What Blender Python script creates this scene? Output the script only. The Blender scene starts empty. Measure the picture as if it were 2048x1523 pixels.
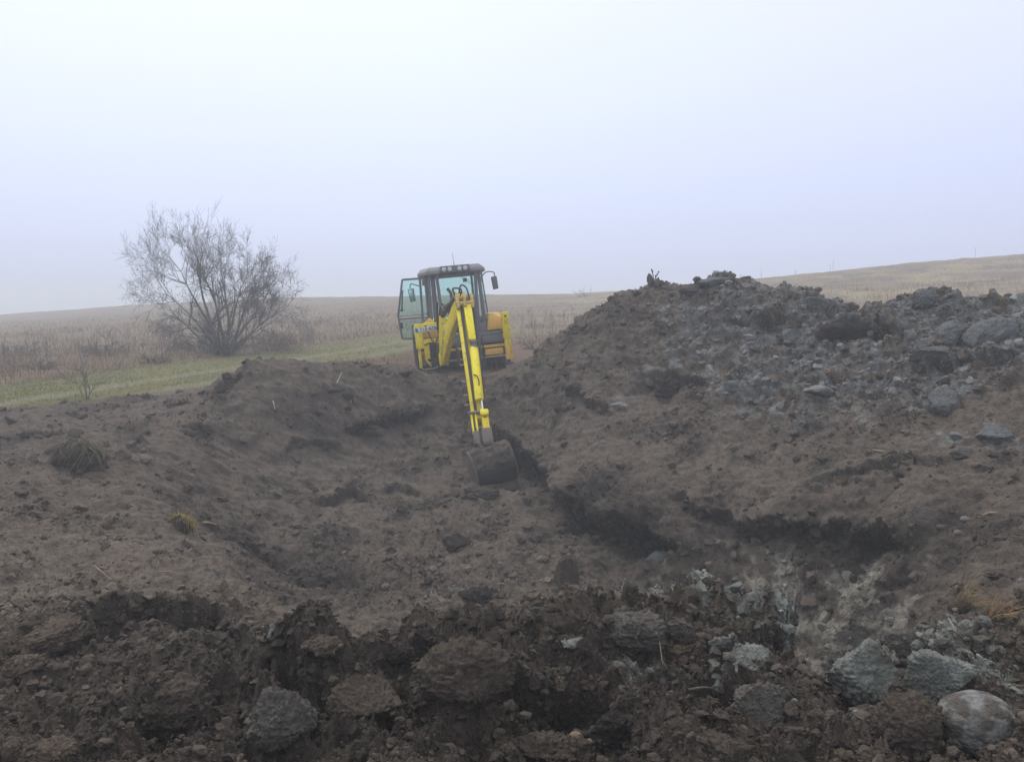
import bpy, math, random
import numpy as np
from mathutils import Vector, Matrix

random.seed(11)
RNG = np.random.default_rng(11)
scene = bpy.context.scene
COL = scene.collection

# ---------------------------------------------------------------- camera
EYE = 1.7
PITCH = math.radians(5.3)
FPX = 1520.0
cam_data = bpy.data.cameras.new("camera")
cam_data.sensor_width = 36.0
cam_data.lens = FPX / 2048.0 * 36.0
cam_data.clip_start = 0.05
cam_data.clip_end = 3000.0
cam = bpy.data.objects.new("camera", cam_data)
cam.location = (0, 0, EYE)
cam.rotation_euler = (math.radians(90) - PITCH, 0, 0)
COL.objects.link(cam)
scene.camera = cam

# ---------------------------------------------------------------- sky and sun
SUN_EL, SUN_AZ = math.radians(58), math.radians(-35)      # azimuth from +Y towards +X
world = bpy.data.worlds.new("World")
scene.world = world
world.use_nodes = True
wt = world.node_tree
wt.nodes.clear()
def wn(t, **k):
    n = wt.nodes.new(t)
    for a, b in k.items():
        setattr(n, a, b)
    return n
w_out = wn("ShaderNodeOutputWorld")
w_bg = wn("ShaderNodeBackground")
w_sky = wn("ShaderNodeTexSky", sky_type='NISHITA', sun_disc=False)
w_sky.sun_elevation = SUN_EL
w_sky.sun_rotation = SUN_AZ
w_sky.dust_density = 6.0
w_tc = wn("ShaderNodeTexCoord")
w_sep = wn("ShaderNodeSeparateXYZ")
wt.links.new(w_tc.outputs["Generated"], w_sep.inputs[0])
# fog sky: elevation ramp, brightest overhead, lavender grey near the land
w_ramp = wn("ShaderNodeValToRGB")
cr = w_ramp.color_ramp
cr.elements[0].position = 0.0
cr.elements[0].color = (0.60, 0.68, 0.98, 1)
cr.elements[1].position = 1.0
cr.elements[1].color = (.96, .97, .97, 1)
for p_, c_ in ((0.06, (0.635, 0.715, 1.02)), (0.16, (0.70, 0.79, 1.05)), (0.27, (0.79, 0.865, 1.03)), (0.42, (0.875, 0.93, 1.0)), (0.6, (0.95, .975, 1.0))):
    e = cr.elements.new(p_)
    e.color = (*c_, 1)
wt.links.new(w_sep.outputs["Z"], w_ramp.inputs[0])
# slow side to side drift of the fog's tone
w_ramp2 = wn("ShaderNodeValToRGB")
cr2 = w_ramp2.color_ramp
cr2.elements[0].position = 0.15
cr2.elements[0].color = (0.985, 0.975, 0.99, 1)
cr2.elements[1].position = 0.85
cr2.elements[1].color = (0.93, 0.90, 0.94, 1)
e = cr2.elements.new(0.45)
e.color = (1.0, 1.0, 1.0, 1)
w_mr = wn("ShaderNodeMapRange")
w_mr.inputs["From Min"].default_value = -1
w_mr.inputs["From Max"].default_value = 1
wt.links.new(w_sep.outputs["X"], w_mr.inputs["Value"])
wt.links.new(w_mr.outputs[0], w_ramp2.inputs[0])
w_mul = wn("ShaderNodeMix", data_type='RGBA', blend_type='MULTIPLY')
w_mul.inputs[0].default_value = 1.0
wt.links.new(w_ramp.outputs[0], w_mul.inputs[6])
wt.links.new(w_ramp2.outputs[0], w_mul.inputs[7])
w_mix = wn("ShaderNodeMix", data_type='RGBA', blend_type='ADD')
w_mix.inputs[0].default_value = 0.02
wt.links.new(w_mul.outputs[2], w_mix.inputs[6])
wt.links.new(w_sky.outputs[0], w_mix.inputs[7])
wt.links.new(w_mix.outputs[2], w_bg.inputs[0])
w_bg.inputs[1].default_value = 1.04
wt.links.new(w_bg.outputs[0], w_out.inputs[0])

sun_data = bpy.data.lights.new("sun", 'SUN')
sun_data.energy = 1.5
sun_data.angle = math.radians(12)
sun_data.color = (1.0, 0.97, 0.92)
sun = bpy.data.objects.new("sun", sun_data)
sd = Vector((math.sin(SUN_AZ) * math.cos(SUN_EL), math.cos(SUN_AZ) * math.cos(SUN_EL), math.sin(SUN_EL)))
sun.rotation_euler = sd.to_track_quat('Z', 'Y').to_euler()
sun.location = (-20, 20, 40)
COL.objects.link(sun)

scene.view_settings.view_transform = 'Standard'
scene.view_settings.look = 'None'
scene.view_settings.exposure = 0.0
scene.view_settings.gamma = 1.0
scene.cycles.use_denoising = True
scene.cycles.volume_bounces = 1
scene.cycles.max_bounces = 6
scene.cycles.transparent_max_bounces = 24
scene.cycles.use_adaptive_sampling = True
scene.cycles.adaptive_threshold = 0.005

# ---------------------------------------------------------------- tools
_cp, _sp = math.cos(PITCH), math.sin(PITCH)
def W(u, v, y):
    """where the sight line through photo pixel (u, v) is y metres ahead"""
    a = (u - 1024) / FPX
    b = (761.5 - v) / FPX
    dy = _cp + b * _sp
    dz = -_sp + b * _cp
    t = y / dy
    return (a * t, y, EYE + dz * t)
def link(o, parent=None):
    COL.objects.link(o)
    if parent is not None:
        o.parent = parent
    return o
def tag(o, label=None, cat=None, group=None, kind=None):
    if label: o["label"] = label
    if cat: o["category"] = cat
    if group: o["group"] = group
    if kind: o["kind"] = kind
    return o
def mesh_np(name, verts, faces, mat, parent=None, smooth=True, col=None, nper=None):
    """verts Nx3, faces MxK (K constant) as numpy arrays"""
    me = bpy.data.meshes.new(name)
    verts = np.ascontiguousarray(verts, dtype=np.float32)
    faces = np.ascontiguousarray(faces, dtype=np.int32)
    me.vertices.add(len(verts))
    me.vertices.foreach_set("co", verts.ravel())
    k = faces.shape[1]
    me.loops.add(faces.size)
    me.loops.foreach_set("vertex_index", faces.ravel())
    me.polygons.add(len(faces))
    me.polygons.foreach_set("loop_start", np.arange(0, faces.size, k, dtype=np.int32))
    me.polygons.foreach_set("loop_total", np.full(len(faces), k, dtype=np.int32))
    me.polygons.foreach_set("use_smooth", np.full(len(faces), smooth, dtype=bool))
    if col is not None:
        at = me.color_attributes.new("Col", 'FLOAT_COLOR', 'POINT')
        c4 = np.ones((len(verts), 4), dtype=np.float32)
        c4[:, :3] = col
        at.data.foreach_set("color", c4.ravel())
    me.update(calc_edges=True)
    me.materials.append(mat)
    o = bpy.data.objects.new(name, me)
    return link(o, parent)

# numpy noise ------------------------------------------------------
def _hash(ix, iy, seed):
    h = (ix.astype(np.int64) * 374761393 + iy.astype(np.int64) * 668265263 + seed * 1442695041) & 0xffffffff
    h = ((h ^ (h >> 13)) * 1274126177) & 0xffffffff
    h = ((h ^ (h >> 16)) * 2246822519) & 0xffffffff
    return ((h ^ (h >> 15)) & 0xffffff) / float(0x1000000)
def perlin(x, y, seed=0):
    x0 = np.floor(x); y0 = np.floor(y)
    fx = x - x0; fy = y - y0
    def g(ox, oy):
        a = _hash(x0 + ox, y0 + oy, seed) * 2 * np.pi
        return np.cos(a) * (fx - ox) + np.sin(a) * (fy - oy)
    ux = fx * fx * fx * (fx * (fx * 6 - 15) + 10)
    uy = fy * fy * fy * (fy * (fy * 6 - 15) + 10)
    return (g(0, 0) * (1 - ux) + g(1, 0) * ux) * (1 - uy) + (g(0, 1) * (1 - ux) + g(1, 1) * ux) * uy
def fbm(x, y, f, octs, seed=0, gain=0.5):
    s = np.zeros_like(x); a = 1.0
    for i in range(octs):
        s += a * perlin(x * f + 17.3 * i, y * f - 9.1 * i, seed + i)
        f *= 2.03; a *= gain
    return s
def clods(x, y, cell, seed, keep=0.8, rmin=0.3, rmax=0.75, flat=0.7, warp=0.25):
    """height of rounded broken lumps lying in the surface, in metres"""
    wx = x / cell + warp * perlin(x * 2.3 / cell, y * 2.3 / cell, seed + 5)
    wy = y / cell + warp * perlin(x * 2.3 / cell + 7, y * 2.3 / cell + 3, seed + 6)
    ix = np.floor(wx); iy = np.floor(wy)
    out = np.zeros_like(x)
    for ox in (-1, 0, 1):
        for oy in (-1, 0, 1):
            cx = ix + ox; cy = iy + oy
            px = cx + 0.15 + 0.7 * _hash(cx, cy, seed)
            py = cy + 0.15 + 0.7 * _hash(cx, cy, seed + 1)
            r = rmin + (rmax - rmin) * _hash(cx, cy, seed + 2) ** 2
            on = _hash(cx, cy, seed + 3) < keep
            an = _hash(cx, cy, seed + 4) * 6.28
            st = 0.6 + 0.4 * _hash(cx, cy, seed + 7)
            dx = wx - px; dy = wy - py
            ex = (dx * np.cos(an) + dy * np.sin(an)); ey = (-dx * np.sin(an) + dy * np.cos(an)) / st
            d2 = (ex * ex + ey * ey) / (r * r)
            tilt = 1 + 0.5 * ex / r
            h = r * flat * np.sqrt(np.clip(1 - d2, 0, 1)) * tilt * on
            out = np.maximum(out, h)
    return out * cell
def chunks(x, y, cell, seed, keep=0.7, warp=0.2, rmin=0.28, rmax=0.7):
    """height of angular broken blocks with tilted tops, in metres"""
    wx = x / cell + warp * perlin(x * 1.9 / cell, y * 1.9 / cell, seed + 5) + .06 * perlin(x * 6 / cell, y * 6 / cell, seed + 8)
    wy = y / cell + warp * perlin(x * 1.9 / cell + 7, y * 1.9 / cell + 3, seed + 6) + .06 * perlin(x * 6 / cell + 4, y * 6 / cell, seed + 9)
    ix = np.floor(wx); iy = np.floor(wy)
    out = np.zeros_like(x)
    for ox in (-1, 0, 1):
        for oy in (-1, 0, 1):
            cx = ix + ox; cy = iy + oy
            dx = wx - (cx + 0.15 + 0.7 * _hash(cx, cy, seed))
            dy = wy - (cy + 0.15 + 0.7 * _hash(cx, cy, seed + 1))
            r = rmin + (rmax - rmin) * _hash(cx, cy, seed + 2) ** 2
            on = _hash(cx, cy, seed + 3) < keep
            an = _hash(cx, cy, seed + 4) * 6.28
            ca, sa = np.cos(an), np.sin(an)
            ex = (dx * ca + dy * sa) / r; ey = (-dx * sa + dy * ca) / (r * (.55 + .45 * _hash(cx, cy, seed + 7)))
            d = np.maximum(np.maximum(np.abs(ex), np.abs(ey)), (np.abs(ex) + np.abs(ey)) * .74)
            tx = _hash(cx, cy, seed + 10) - .5; ty = _hash(cx, cy, seed + 11) - .5
            h = r * np.clip((1 - d) * 3.2, 0, 1) ** .7 * (.42 + .9 * tx * ex + .9 * ty * ey) * on
            out = np.maximum(out, h)
    return out * cell
def sstep(a, b, x):
    t = np.clip((x - a) / (b - a), 0, 1)
    return t * t * (3 - 2 * t)

# ---------------------------------------------------------------- terrain: field
_ha = np.array([-900, -200, 0, 250, 600, 800, 1150, 1290, 1500, 1800, 2048, 2600, 3400]); _ha = (_ha - 1024) / FPX
_hv = np.array([640, 638, 630, 612, 595, 592, 588, 578, 556, 528, 511, 480, 460.]); _hs = (_hv - 620.5) / FPX
_hr = np.array([110, 100, 95, 92, 85, 80, 72, 68, 62, 60, 60, 60, 60.])
def field(x, y):
    """natural ground: gentle rise to the brow of the hill and down beyond"""
    yy = np.maximum(y, 0.5)
    a = np.where(y > 0.5, x / yy, np.sign(x) * 2.0)
    a = np.clip(a, -1.2, 1.5)
    s = np.interp(a, _ha, _hs)
    R = np.interp(a, _ha, _hr)
    top = EYE - s * R
    t = (np.clip(y, 0, None) - 11) / (R - 11)
    up = top * np.clip(t, 0, 1) ** 1.25
    over = np.clip(t - 1, 0, None)
    z = up - 7.0 * over ** 1.3 - 0.0 * over
    z += 0.05 * fbm(x, y, 0.35, 3, 40) * sstep(11, 20, y) + 0.22 * fbm(x, y, 0.06, 3, 44) * sstep(20, 40, y) * np.clip(1 - over * 6, 0, 1)
    return z

# ---------------------------------------------------------------- terrain: dug ground
CP = []
def cp(*rows):
    for u, v, y in rows:
        CP.append(W(u, v, y))
def cw(*rows):
    CP.extend(rows)
# right heap: crest, then face
cp((1080,708,16.6),(1120,672,16.5),(1150,648,16.5),(1195,615,16.2),(1250,588,16),(1310,575,15.6),(1350,574,15.4),(1385,588,15.2),(1430,557,14.6),(1500,572,14.2),(1560,590,13.6),(1640,602,13.2),(1690,628,12.8),(1770,622,12.2),(1850,592,11.8),(1930,603,11.3),(2048,614,10.8),(2250,640,10),(2500,680,9.2))
cp((1150,750,14.2),(1270,750,13.6),(1400,750,12.9),(1550,750,12),(1700,750,11.1),(1880,750,10.2),(2048,750,9.3),(2400,780,8.2))
cp((1300,660,14.4),(1450,660,13.4),(1600,680,12.4),(1800,680,11.2),(1980,680,10.2))
cp((1120,850,13.5),(1250,850,12.5),(1400,850,11.7),(1550,850,11.1),(1700,850,10.0),(1850,850,9.2),(2048,850,8.4),(2400,880,7.4))
cp((1130,950,11.9),(1250,950,11.2),(1400,950,10.6),(1600,950,9.6),(1800,950,8.4),(2048,950,7.4),(2400,980,6.4))
cp((1120,1050,10.8),(1250,1050,10.2),(1400,1050,9.6),(1600,1050,8.8),(1800,1050,7.6),(2048,1050,6.5),(2400,1080,5.5))
cp((1250,1150,9.7),(1400,1150,9.35),(1600,1150,8.62),(1800,1150,7.4),(1950,1150,6.1),(2100,1150,5.4))
cp((1400,1240,9.15),(1600,1240,8.45),(1760,1240,7.3),(1900,1200,6.1),(2048,1220,5.0),(2400,1220,4.4))
# pit floor and the middle slope
cp((1000,1150,10.1),(850,1150,10.1),(1100,1200,9.2),(950,1200,9.2),(800,1190,9.2),(1280,1215,9.1),(1500,1290,8.5),(1620,1300,8.2))
cp((900,850,15.3),(985,850,15.3),(1045,870,14.9),(1110,880,13.6),(760,850,14.8),(900,950,14.0),(970,930,14.3),(780,950,13.7),(1045,950,13.8),(1090,980,12.4),(970,1000,13.0),(900,1050,12.0),(780,1050,11.9),(1010,1070,11.4))
cp((660,850,13.9),(560,850,13.2),(650,950,12.9),(520,950,12.2),(650,1050,11.4),(500,1060,10.5),(680,1150,9.9),(590,1150,9.5),(430,1060,9.6))
# left shelf
cp((0,850,11.8),(200,850,12.0),(400,850,12.3),(0,920,10.0),(200,920,9.9),(390,920,11.0),(0,1000,7.9),(170,1010,8.0),(330,1010,8.8),(-300,900,9.5),(-300,1050,6.3))
cw((-8.5,14.2,0.0),(-7.0,15.0,0.02),(-9.5,11.8,0.0),(-11.5,9.5,-.05),(-6.0,14.6,0.02),(-11,7,-.1))
# left heap crest
cp((430,785,13.6),(470,748,13.9),(520,724,14.2),(580,735,14.5),(640,742,14.8),(665,752,15.0),(700,738,15.3),(760,748,15.7),(805,742,15.9),(850,768,16.0),(960,765,16.3),(1030,748,16.3))
cw((-5.9,16.0,0.1),(-5.0,16.6,0.1),(-3.9,17.0,0.08),(-2.9,17.6,0.05),(-1.2,17.9,0.05),(0.2,18.0,0.08),(-7.0,17.5,.03),(-4,19,.03),(0,20,.03),(2.2,19.5,.05))
# behind the right heap
for (u, v, y) in ((1150,648,16.5),(1250,588,16),(1350,574,15.4),(1430,557,14.6),(1500,572,14.2),(1640,602,13.2),(1770,622,12.2),(1850,592,11.8),(2048,614,10.8),(2250,640,10),(2500,680,9.2)):
    x_, y_, z_ = W(u, v, y)
    CP.append((x_ + 0.5, y_ + 1.1, z_ * 0.72))
    CP.append((x_ + 1.4, y_ + 3.2, 0.25))
# near-left mound with its brow towards the pit
cp((0,1100,6.1),(0,1250,4.6),(200,1150,5.5),(350,1105,6.0),(460,1150,5.6),(565,1212,5.1),(400,1250,4.5),(200,1090,6.4),(-300,1150,5.0))
cp((640,1262,4.75),(720,1292,4.55),(850,1262,4.55),(930,1250,4.55),(1020,1275,4.45),(1100,1262,4.5),(1200,1222,4.4),(1300,1215,4.35),(1400,1240,4.25),(1500,1290,4.15),(1600,1292,4.0),(1690,1280,3.9),(1760,1266,3.8),(1900,1272,3.7),(2048,1290,3.55),(2300,1300,3.4))
# hidden drop behind the brow
for (u, v, y, dy, dz) in ((300,1095,6.2,1.1,-.5),(400,1130,5.8,1.1,-.85),(500,1180,5.4,1.0,-1.1),(600,1240,4.9,1.0,-1.2),(720,1292,4.55,1.2,-1.3),(930,1250,4.55,1.2,-1.4),(1100,1262,4.5,1.2,-1.4),(1300,1215,4.35,1.1,-1.6),(1450,1262,4.2,1.0,-1.55),(1600,1290,4.0,.95,-1.5),(1760,1266,3.8,1.0,-1.0)):
    x_, y_, z_ = W(u, v, y)
    CP.append((x_, y_ + dy, z_ + dz))
cw((-1.2,7.6,-1.75),(0.4,7.4,-1.85),(1.8,6.6,-1.8),(2.6,6.0,-1.5),(-2.3,8.0,-1.5))
# under the viewer
cp((0,1400,3.4),(500,1400,3.2),(1000,1400,3.1),(1500,1400,3.05),(2048,1400,3.0),(0,1523,2.75),(700,1523,2.6),(1400,1523,2.5),(2048,1523,2.45))
cw((0,1,.1),(-2,1,.1),(2,1,.12),(-5,2,0),(5,2,.1),(0,-3,.1),(-6,-4,0),(6,-4,0.1),(-9,3,-.05),(8,3,.2),(8.5,8,.8),(9.5,12.5,.5),(11.5,9,.6))
CPA = np.array(CP)
def _tps(d2):
    return 0.5 * d2 * np.log(d2 + 1e-9)
def _fit(P, lam=0.02):
    n = len(P)
    d2 = ((P[:, None, :2] - P[None, :, :2]) ** 2).sum(-1)
    K = _tps(d2) + lam * np.eye(n)
    Q = np.c_[np.ones(n), P[:, :2]]
    A = np.zeros((n + 3, n + 3)); A[:n, :n] = K; A[:n, n:] = Q; A[n:, :n] = Q.T
    return np.linalg.solve(A, np.r_[P[:, 2], 0, 0, 0])
_wt = _fit(CPA)
def rbf(x, y):
    sh = x.shape; x = x.ravel(); y = y.ravel()
    out = np.empty_like(x)
    for i in range(0, len(x), 200000):
        a = x[i:i + 200000]; b = y[i:i + 200000]
        s = _wt[-3] + _wt[-2] * a + _wt[-1] * b
        for k in range(len(CPA)):
            s = s + _wt[k] * _tps((a - CPA[k, 0]) ** 2 + (b - CPA[k, 1]) ** 2)
        out[i:i + 200000] = s
    return out.reshape(sh)
POLY = np.array([(-9.9,12.2),(-8.6,13.8),(-7.2,15.4),(-6.0,16.1),(-5.1,16.4),(-4.0,16.5),(-3.0,16.9),(-1.4,17.5),(0.2,17.9),(1.4,18.4),(2.6,18.9),(4.2,18.8),(6.0,18.0),(8.0,16.8),(10.0,15.0),(12.5,12.5),(13.5,8),(13,0),(9,-8),(-9,-8),(-13,0),(-13,8)], float)
def poly_sd(x, y):
    """signed distance to the edge of the dug ground, positive inside"""
    d = np.full(x.shape, 1e9); inside = np.zeros(x.shape, bool)
    n = len(POLY)
    for i in range(n):
        ax, ay = POLY[i]; bx, by = POLY[(i + 1) % n]
        ex, ey = bx - ax, by - ay
        t = np.clip(((x - ax) * ex + (y - ay) * ey) / (ex * ex + ey * ey), 0, 1)
        d = np.minimum(d, np.hypot(x - ax - t * ex, y - ay - t * ey))
        c = ((ay > y) != (by > y)) & (x < (bx - ax) * (y - ay) / (by - ay + 1e-12) + ax)
        inside ^= c
    return np.where(inside, d, -d)
def blobs(x, y, rows):
    s = np.zeros_like(x)
    for (bx, by, br, bw) in rows:
        s += bw * np.exp(-((x - bx) ** 2 + (y - by) ** 2) / (br * br))
    return s
def B(rows):
    r = []
    for (u, v, y, rad, wgt) in rows:
        p = W(u, v, y); r.append((p[0], p[1], rad, wgt))
    return r
GREY = B([(1430,580,14.5,.9,1.),(1500,610,13.9,1.0,1.1),(1600,620,13.1,.9,1.2),(1570,680,12.6,.8,1.0),(1520,740,12.3,.75,1.),(1600,770,11.7,.8,1.1),(1700,740,11.3,.9,1.),(1780,700,11.2,.9,1.),(1850,620,11.6,1.0,1.2),(1950,650,10.8,.9,1.1),(2030,660,10.3,.8,1.1),(1900,700,10.6,.8,1.),(1940,740,9.9,.5,.7),
          (1880,800,9.7,.35,.9),(1240,812,13.,.22,.9),(1400,690,13.7,.6,.7),(1310,720,13.6,.4,.5),(1700,860,9.9,.35,.5),(1980,870,8.3,.4,.9),(1900,890,8.6,.3,.6),(1250,900,12,.3,.4),
          (900,1215,9.2,.45,.6),(640,1215,8.9,.4,.4),(480,1120,8.7,.2,.6),(1000,1140,10,.25,.3),
          (1220,1260,4.3,.28,.8),(1300,1240,4.3,.3,.8),(1400,1280,4.1,.28,.8),(1500,1330,3.9,.3,.9),(1600,1300,3.9,.25,.5),(1730,1330,3.7,.35,.9),(1870,1350,3.5,.35,.9),(1980,1450,3.,.3,.6),(1500,1440,3.1,.3,.7),(1280,1400,3.3,.2,.5),(1650,1500,2.7,.2,.3),(540,1420,3.2,.2,.4)])
STREAK = B([(1500,1110,8.9,.32,1.),(1580,1120,8.5,.35,1.1),(1620,1180,8.1,.35,1.),(1710,1110,7.9,.35,.9),(1770,1190,7.1,.35,1.),(1480,1200,8.5,.4,.7),(1310,1110,9.5,.3,.6),(1680,1210,7.7,.4,.8),(1820,1140,7.1,.3,.7)])
RED = B([(100,1150,5.7,2.0,.95),(300,1120,6.0,1.2,.95),(450,1165,5.5,.7,.9),(540,1215,5.1,.4,.8),(330,980,9.6,1.2,.5),(420,840,12.4,.8,.4),(1100,900,12.6,.9,.45),(560,930,12.6,.8,.4),(950,1330,3.9,.5,.45),(100,1500,2.8,.4,.6),(1960,1340,3.4,.5,.4),(650,900,13.5,1.,.4),(200,1250,4.6,1.2,.5)])
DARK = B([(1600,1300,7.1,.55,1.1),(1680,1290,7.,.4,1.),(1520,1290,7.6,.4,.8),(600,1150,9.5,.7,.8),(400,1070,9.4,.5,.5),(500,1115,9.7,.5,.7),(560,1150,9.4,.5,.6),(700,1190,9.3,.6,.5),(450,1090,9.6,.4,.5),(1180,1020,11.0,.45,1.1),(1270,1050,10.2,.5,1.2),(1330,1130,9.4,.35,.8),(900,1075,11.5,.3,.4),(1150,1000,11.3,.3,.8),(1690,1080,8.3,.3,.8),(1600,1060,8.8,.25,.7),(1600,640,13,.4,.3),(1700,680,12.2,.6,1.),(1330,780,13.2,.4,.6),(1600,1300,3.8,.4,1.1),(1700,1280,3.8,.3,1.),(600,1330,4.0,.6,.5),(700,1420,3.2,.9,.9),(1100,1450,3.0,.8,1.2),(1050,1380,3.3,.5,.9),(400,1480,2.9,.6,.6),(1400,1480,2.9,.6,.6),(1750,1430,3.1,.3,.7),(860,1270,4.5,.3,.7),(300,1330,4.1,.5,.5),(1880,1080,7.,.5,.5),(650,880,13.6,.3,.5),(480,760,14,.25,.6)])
ROUGH = B([(1430,600,14.5,1.5,1.),(1600,650,12.8,1.5,1.),(1850,650,11.2,1.6,1.),(2048,650,10.4,1.5,1.),(1700,760,11.2,1.0,.7),(700,1150,9.9,1.3,.8),(1000,1200,9.2,1.2,.8),(900,1030,11.9,.8,.4),(1150,1060,10.6,.7,.5),(1200,700,15,1.2,.4)])
def masks(x, y):
    n1 = fbm(x, y, 1.3, 4, 60, .6); n2 = fbm(x, y, 3.1, 3, 70, .6)
    g = blobs(x, y, GREY); r = blobs(x, y, RED); d = blobs(x, y, DARK); q = blobs(x, y, ROUGH)
    near = sstep(5.0, 3.6, y)
    return g, r, d, np.clip(q + 1.1 * near * sstep(-1.2, -1, x*0), 0, 1.3), near, n1, n2
def macro(x, y):
    """large forms only: returns height and how far the point lies in dug ground"""
    sd = poly_sd(x, y)
    w = sstep(-0.25, 0.5, sd + 0.25 * fbm(x, y, 0.9, 3, 12))
    z = field(x, y)
    m = w > 0
    if m.any():
        b = rbf(x[m], y[m])
        b = b + 0.10 * fbm(x[m], y[m], 0.8, 4, 3)
        z[m] = z[m] * (1 - w[m]) + b * w[m]
    return z, w
def surf_uv(x, y, z):
    """coordinates that run along the slopes instead of over them"""
    return x + .25 * z, y + .9 * z
_my = np.concatenate([np.arange(2.2, 8, .02), np.arange(8, 22, .04)])
def hit_macro(u, v):
    P = np.array([W(u, v, y) for y in _my]); z = macro(P[:, 0].copy(), P[:, 1].copy())[0]
    k = np.nonzero(P[:, 2] < z)[0]
    p = P[k[0]] if len(k) else P[-1]
    return surf_uv(p[0], p[1], p[2])
# edges where the cut ground breaks off: photo points left to right, undercut depth, reach, lip
SCARP_PX = [
 ([(975,845),(1030,885),(1075,915),(1100,940),(1112,985),(1150,1005),(1195,1030),(1240,1035),(1290,1055),(1350,1085)], .72, .46, .12),
 ([(1355,985),(1400,1025),(1460,1035),(1520,1062)], .20, .22, .07),
 ([(1475,1062),(1540,1048),(1600,1055),(1650,1064),(1700,1044),(1750,1068),(1810,1105)], .34, .30, .09),
 ([(425,795),(455,770),(485,742)], .15, .2, .05),
 ([(690,865),(745,842),(800,832),(870,812)], .26, .25, .08),
 ([(625,1005),(690,980),(740,1005)], .20, .22, .06),
 ([(760,985),(800,975),(850,990)], .14, .16, .05),
 ([(560,900),(620,880),(680,895)], .12, .16, .05),
 ([(360,860),(400,852),(440,870)], .22, .22, .05),
 ([(225,1212),(300,1205),(360,1218),(430,1235),(500,1245)], .34, .16, .05),
 ([(0,1318),(80,1338),(130,1300),(190,1262),(215,1215)], .26, .15, .05),
 ([(1485,1285),(1530,1272),(1580,1262),(1690,1262)], .55, .30, .05),
 ([(1010,1365),(1090,1385),(1180,1365),(1270,1385)], .34, .16, .05),
 ([(560,1368),(640,1375),(720,1400),(800,1425)], .30, .15, .05),
 ([(300,1420),(380,1440),(460,1425)], .24, .13, .04),
 ([(1340,1440),(1420,1425),(1520,1440)], .24, .13, .04),
 ([(1640,1390),(1720,1400),(1760,1420)], .3, .14, .04),
 ([(1600,985),(1700,945),(1800,915),(1900,930)], .10, .16, .05),
 ([(1880,1240),(1960,1255),(2060,1262)], .22, .2, .04),
 ([(1130,780),(1180,800),(1230,830)], .12, .2, .05),
 ([(1660,655),(1740,650),(1800,680)], .30, .35, .06),
 ([(1330,745),(1380,765),(1430,755)], .16, .2, .06),
 ([(1850,740),(1930,730),(2048,715)], .22, .25, .06),
 ([(1450,640),(1520,650),(1580,640)], .18, .25, .06),
]
SCARPS = [([hit_macro(*p) for p in L], A_, wd, lip) for L, A_, wd, lip in SCARP_PX]
def scarps(u, v):
    h = np.zeros_like(u)
    wu = u + .12 * fbm(u, v, 1.6, 6, 201, .68); wv = v + .15 * fbm(u, v, 1.9, 6, 207, .7)
    k_ = np.zeros_like(u)
    for L, A_, wd, lip in SCARPS:
        P = np.array(L); c = P.mean(0); ext = np.abs(P - c).max() + 1.5
        m = (np.abs(u - c[0]) < ext) & (np.abs(v - c[1]) < ext)
        if not m.any(): continue
        uu, vv = wu[m], wv[m]; best = np.full(uu.shape, 1e9); sg = np.ones(uu.shape); tt = np.zeros(uu.shape); n = len(P) - 1
        for i in range(n):
            a, b = P[i], P[i + 1]; e = b - a; L2 = (e ** 2).sum() + 1e-9
            t = ((uu - a[0]) * e[0] + (vv - a[1]) * e[1]) / L2; tc_ = np.clip(t, 0, 1)
            d = np.hypot(uu - a[0] - tc_ * e[0], vv - a[1] - tc_ * e[1])
            k = d < best; best = np.where(k, d, best)
            sg = np.where(k, np.sign((e[0] * (vv - a[1]) - e[1] * (uu - a[0]))), sg); tt = np.where(k, (i + np.clip(t, -.6, 1.6)) / n, tt)
        end = sstep(-.05, .12, tt) * sstep(1.05, .88, tt)
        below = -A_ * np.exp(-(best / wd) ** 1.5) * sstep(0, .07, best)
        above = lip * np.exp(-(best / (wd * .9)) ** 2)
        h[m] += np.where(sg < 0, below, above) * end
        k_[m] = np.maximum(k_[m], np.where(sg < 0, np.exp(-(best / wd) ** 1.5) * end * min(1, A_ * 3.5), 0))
    h += k_ * (.05 * fbm(u, v, 7, 4, 231, .65) + .35 * clods(u, v, .12, 241, .7))
    return h, k_
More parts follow.
